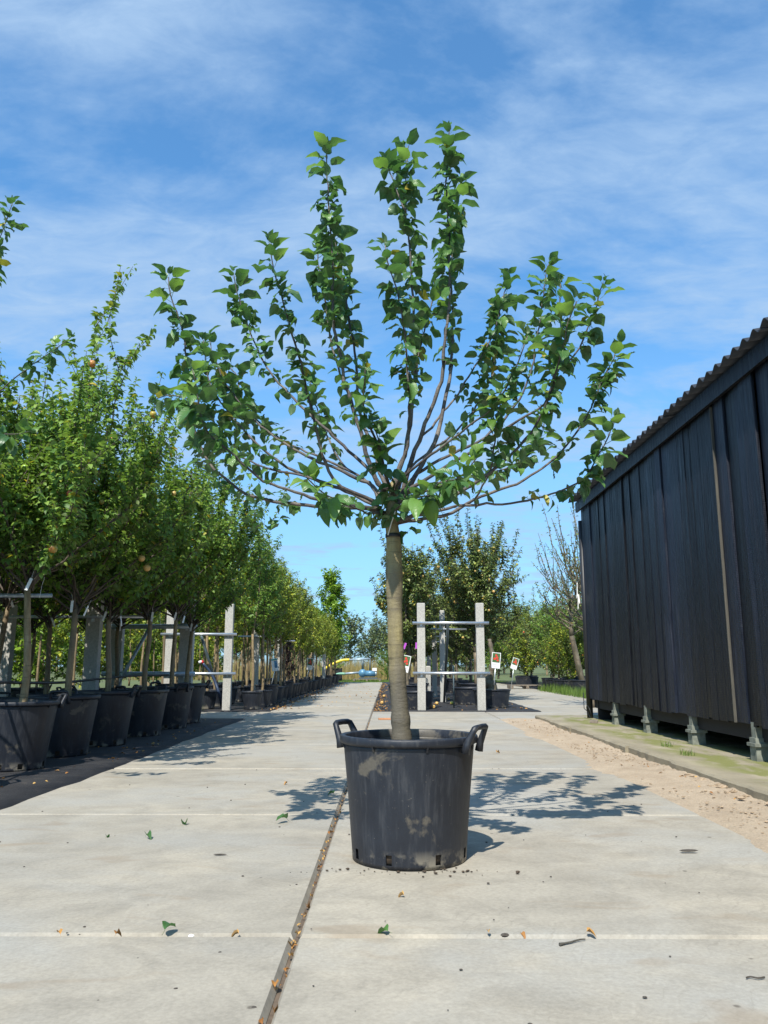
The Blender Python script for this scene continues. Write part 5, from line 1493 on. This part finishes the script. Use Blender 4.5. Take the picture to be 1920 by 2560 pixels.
for i, (px, py) in enumerate(((1092, 1764), (1130, 1763), (1217, 1766), (1084, 1773), (1105, 1756), (960, 1745), (955, 1762), (1122, 1752))):
    p = G(px, py)
    o = bpy.data.objects.new('fallen_apple', APPLE['apple_yellow'])
    o.location = (p[0], max(p[1], 14.72), .046); o.rotation_euler = (rgl.rand() * 3, rgl.rand() * 3, 0); link(o)
    tag(o, 'yellow fallen apple lying on the black cloth of the apple bed', 'apple', 'fallen apples')
# pebbles on the sand and crumbs on the slabs
def rock(seed):
    rg = np.random.RandomState(seed)
    V = []; 
    for z, r in ((-.6, .6), (0, 1.0), (.55, .7)):
        for k in range(6):
            a = k * 1.047 + z
            V.append((r * math.cos(a) * rg.uniform(.75, 1.2), r * math.sin(a) * rg.uniform(.75, 1.2), z * rg.uniform(.7, 1.1)))
    V += [(0, 0, -.8), (0, 0, .8)]
    F = []
    for i in range(2):
        for k in range(6):
            j = (k + 1) % 6
            F.append((i * 6 + k, i * 6 + j, (i + 1) * 6 + j, (i + 1) * 6 + k))
    for k in range(6):
        j = (k + 1) % 6
        F += [(18, j, k), (19, 12 + k, 12 + j)]
    return V, F
def pebbles(name, n, fx, fy, fz, size, label, m, seed):
    rg = np.random.RandomState(seed); mb = MB()
    rk = [rock(i) for i in range(6)]
    for i in range(n):
        V, F = rk[rg.randint(6)]
        s_ = size * rg.uniform(.35, 1.3) ** 1.5; c = np.array([fx(rg), fy(rg), fz])
        a = rg.rand() * 6
        mb.add([(c[0] + s_ * (x * math.cos(a) - y_ * math.sin(a)) * 1.3, c[1] + s_ * (x * math.sin(a) + y_ * math.cos(a)), c[2] + s_ * z * .7 + s_ * .3) for x, y_, z in V], F)
    return tag(mb.build(name, m, None, False), label, 'pebbles', None, 'stuff')
pebbles('pebbles', 1100, lambda r: r.uniform(1.78, 2.23), lambda r: r.uniform(2.5, 12.4), .008, .0065, 'small crumbs and pebbles strewn over the sand strip', M['pebble'], 1)
pebbles('pebbles', 34, lambda r: 2.17 + r.normal(0, .035), lambda r: 5.4 + r.normal(0, .35), .012, .024, 'sandy lumps heaped against the kerb edge', M['pebble'], 2)
pebbles('soil_crumbs', 130, lambda r: r.uniform(-2.0, 1.6), lambda r: 1.8 + 5 * r.rand() ** 1.4, .0, .0038, 'dark soil crumbs scattered over the slabs', M['stone'], 3)
pebbles('soil_crumbs', 60, lambda r: PC[0] + r.normal(0, .2), lambda r: PC[1] - .25 + r.normal(0, .03), .0, .005, 'brown soil crumbs at the foot of the lone pot', M['soil'], 4)
# single small things
def small(px, py, mb, m, name, label, cat, rz=0.0, smooth=False, z=.002):
    o = mb.build(name, m, None, smooth); p = G(px, py); o.location = (p[0], p[1], z); o.rotation_euler = (0, 0, rz); return tag(o, label, cat)
V, F = rock(3)
small(1722, 2131, MB().add([(x * .05, y_ * .012, z * .007 + .006) for x, y_, z in V], F), M['stone'], 'bark_chip', 'flat dark chip on the slab near the sand strip', 'chip')
small(1262, 2345, MB().add([(x * .016, y_ * .008, z * .008 + .006) for x, y_, z in V], F), M['stone'], 'bark_chip', 'dark chip beside the cream slab joint', 'chip')
small(478, 2339, MB().add([(x * .011, y_ * .009, z * .007 + .005) for x, y_, z in V], F), M['string'], 'white_pebble', 'single white pebble on the slab joint', 'pebble', z=-.006)
small(550, 2139, MB().add([(x * .035, y_ * .006, z * .004 + .003) for x, y_, z in V], F), M['stone'], 'twig_scrap', 'thin dark scrap on the left slab', 'scrap')
tw = catmull([(-.03, -.03, .001), (0, -.005, .001), (.03, .025, .0015), (.045, .032, .001)], .008)
small(1425, 2357, MB().tube(tw, np.interp(np.linspace(0, 1, len(tw)), [0, .2, 1], [.005, .003, .002]), 6), M['bare_timber'], 'twig', 'short bent brown twig lying across the slab joint', 'twig', -.2)
small(1890, 2447, MB().tube(catmull([(-.025, 0, .0005), (-.012, .006, .001), (.005, -.003, .001), (.025, .005, .0005)], .006), .0022, 6), M['stone'], 'twig', 'tiny curled dark twig on the right slab', 'twig')
small(961, 1799, MB().box(-.09, .09, -.05, .05, 0, .02), M['brick'], 'brick_chip', 'flat orange brick chip on the crossing slabs behind the pot', 'brick', .1)
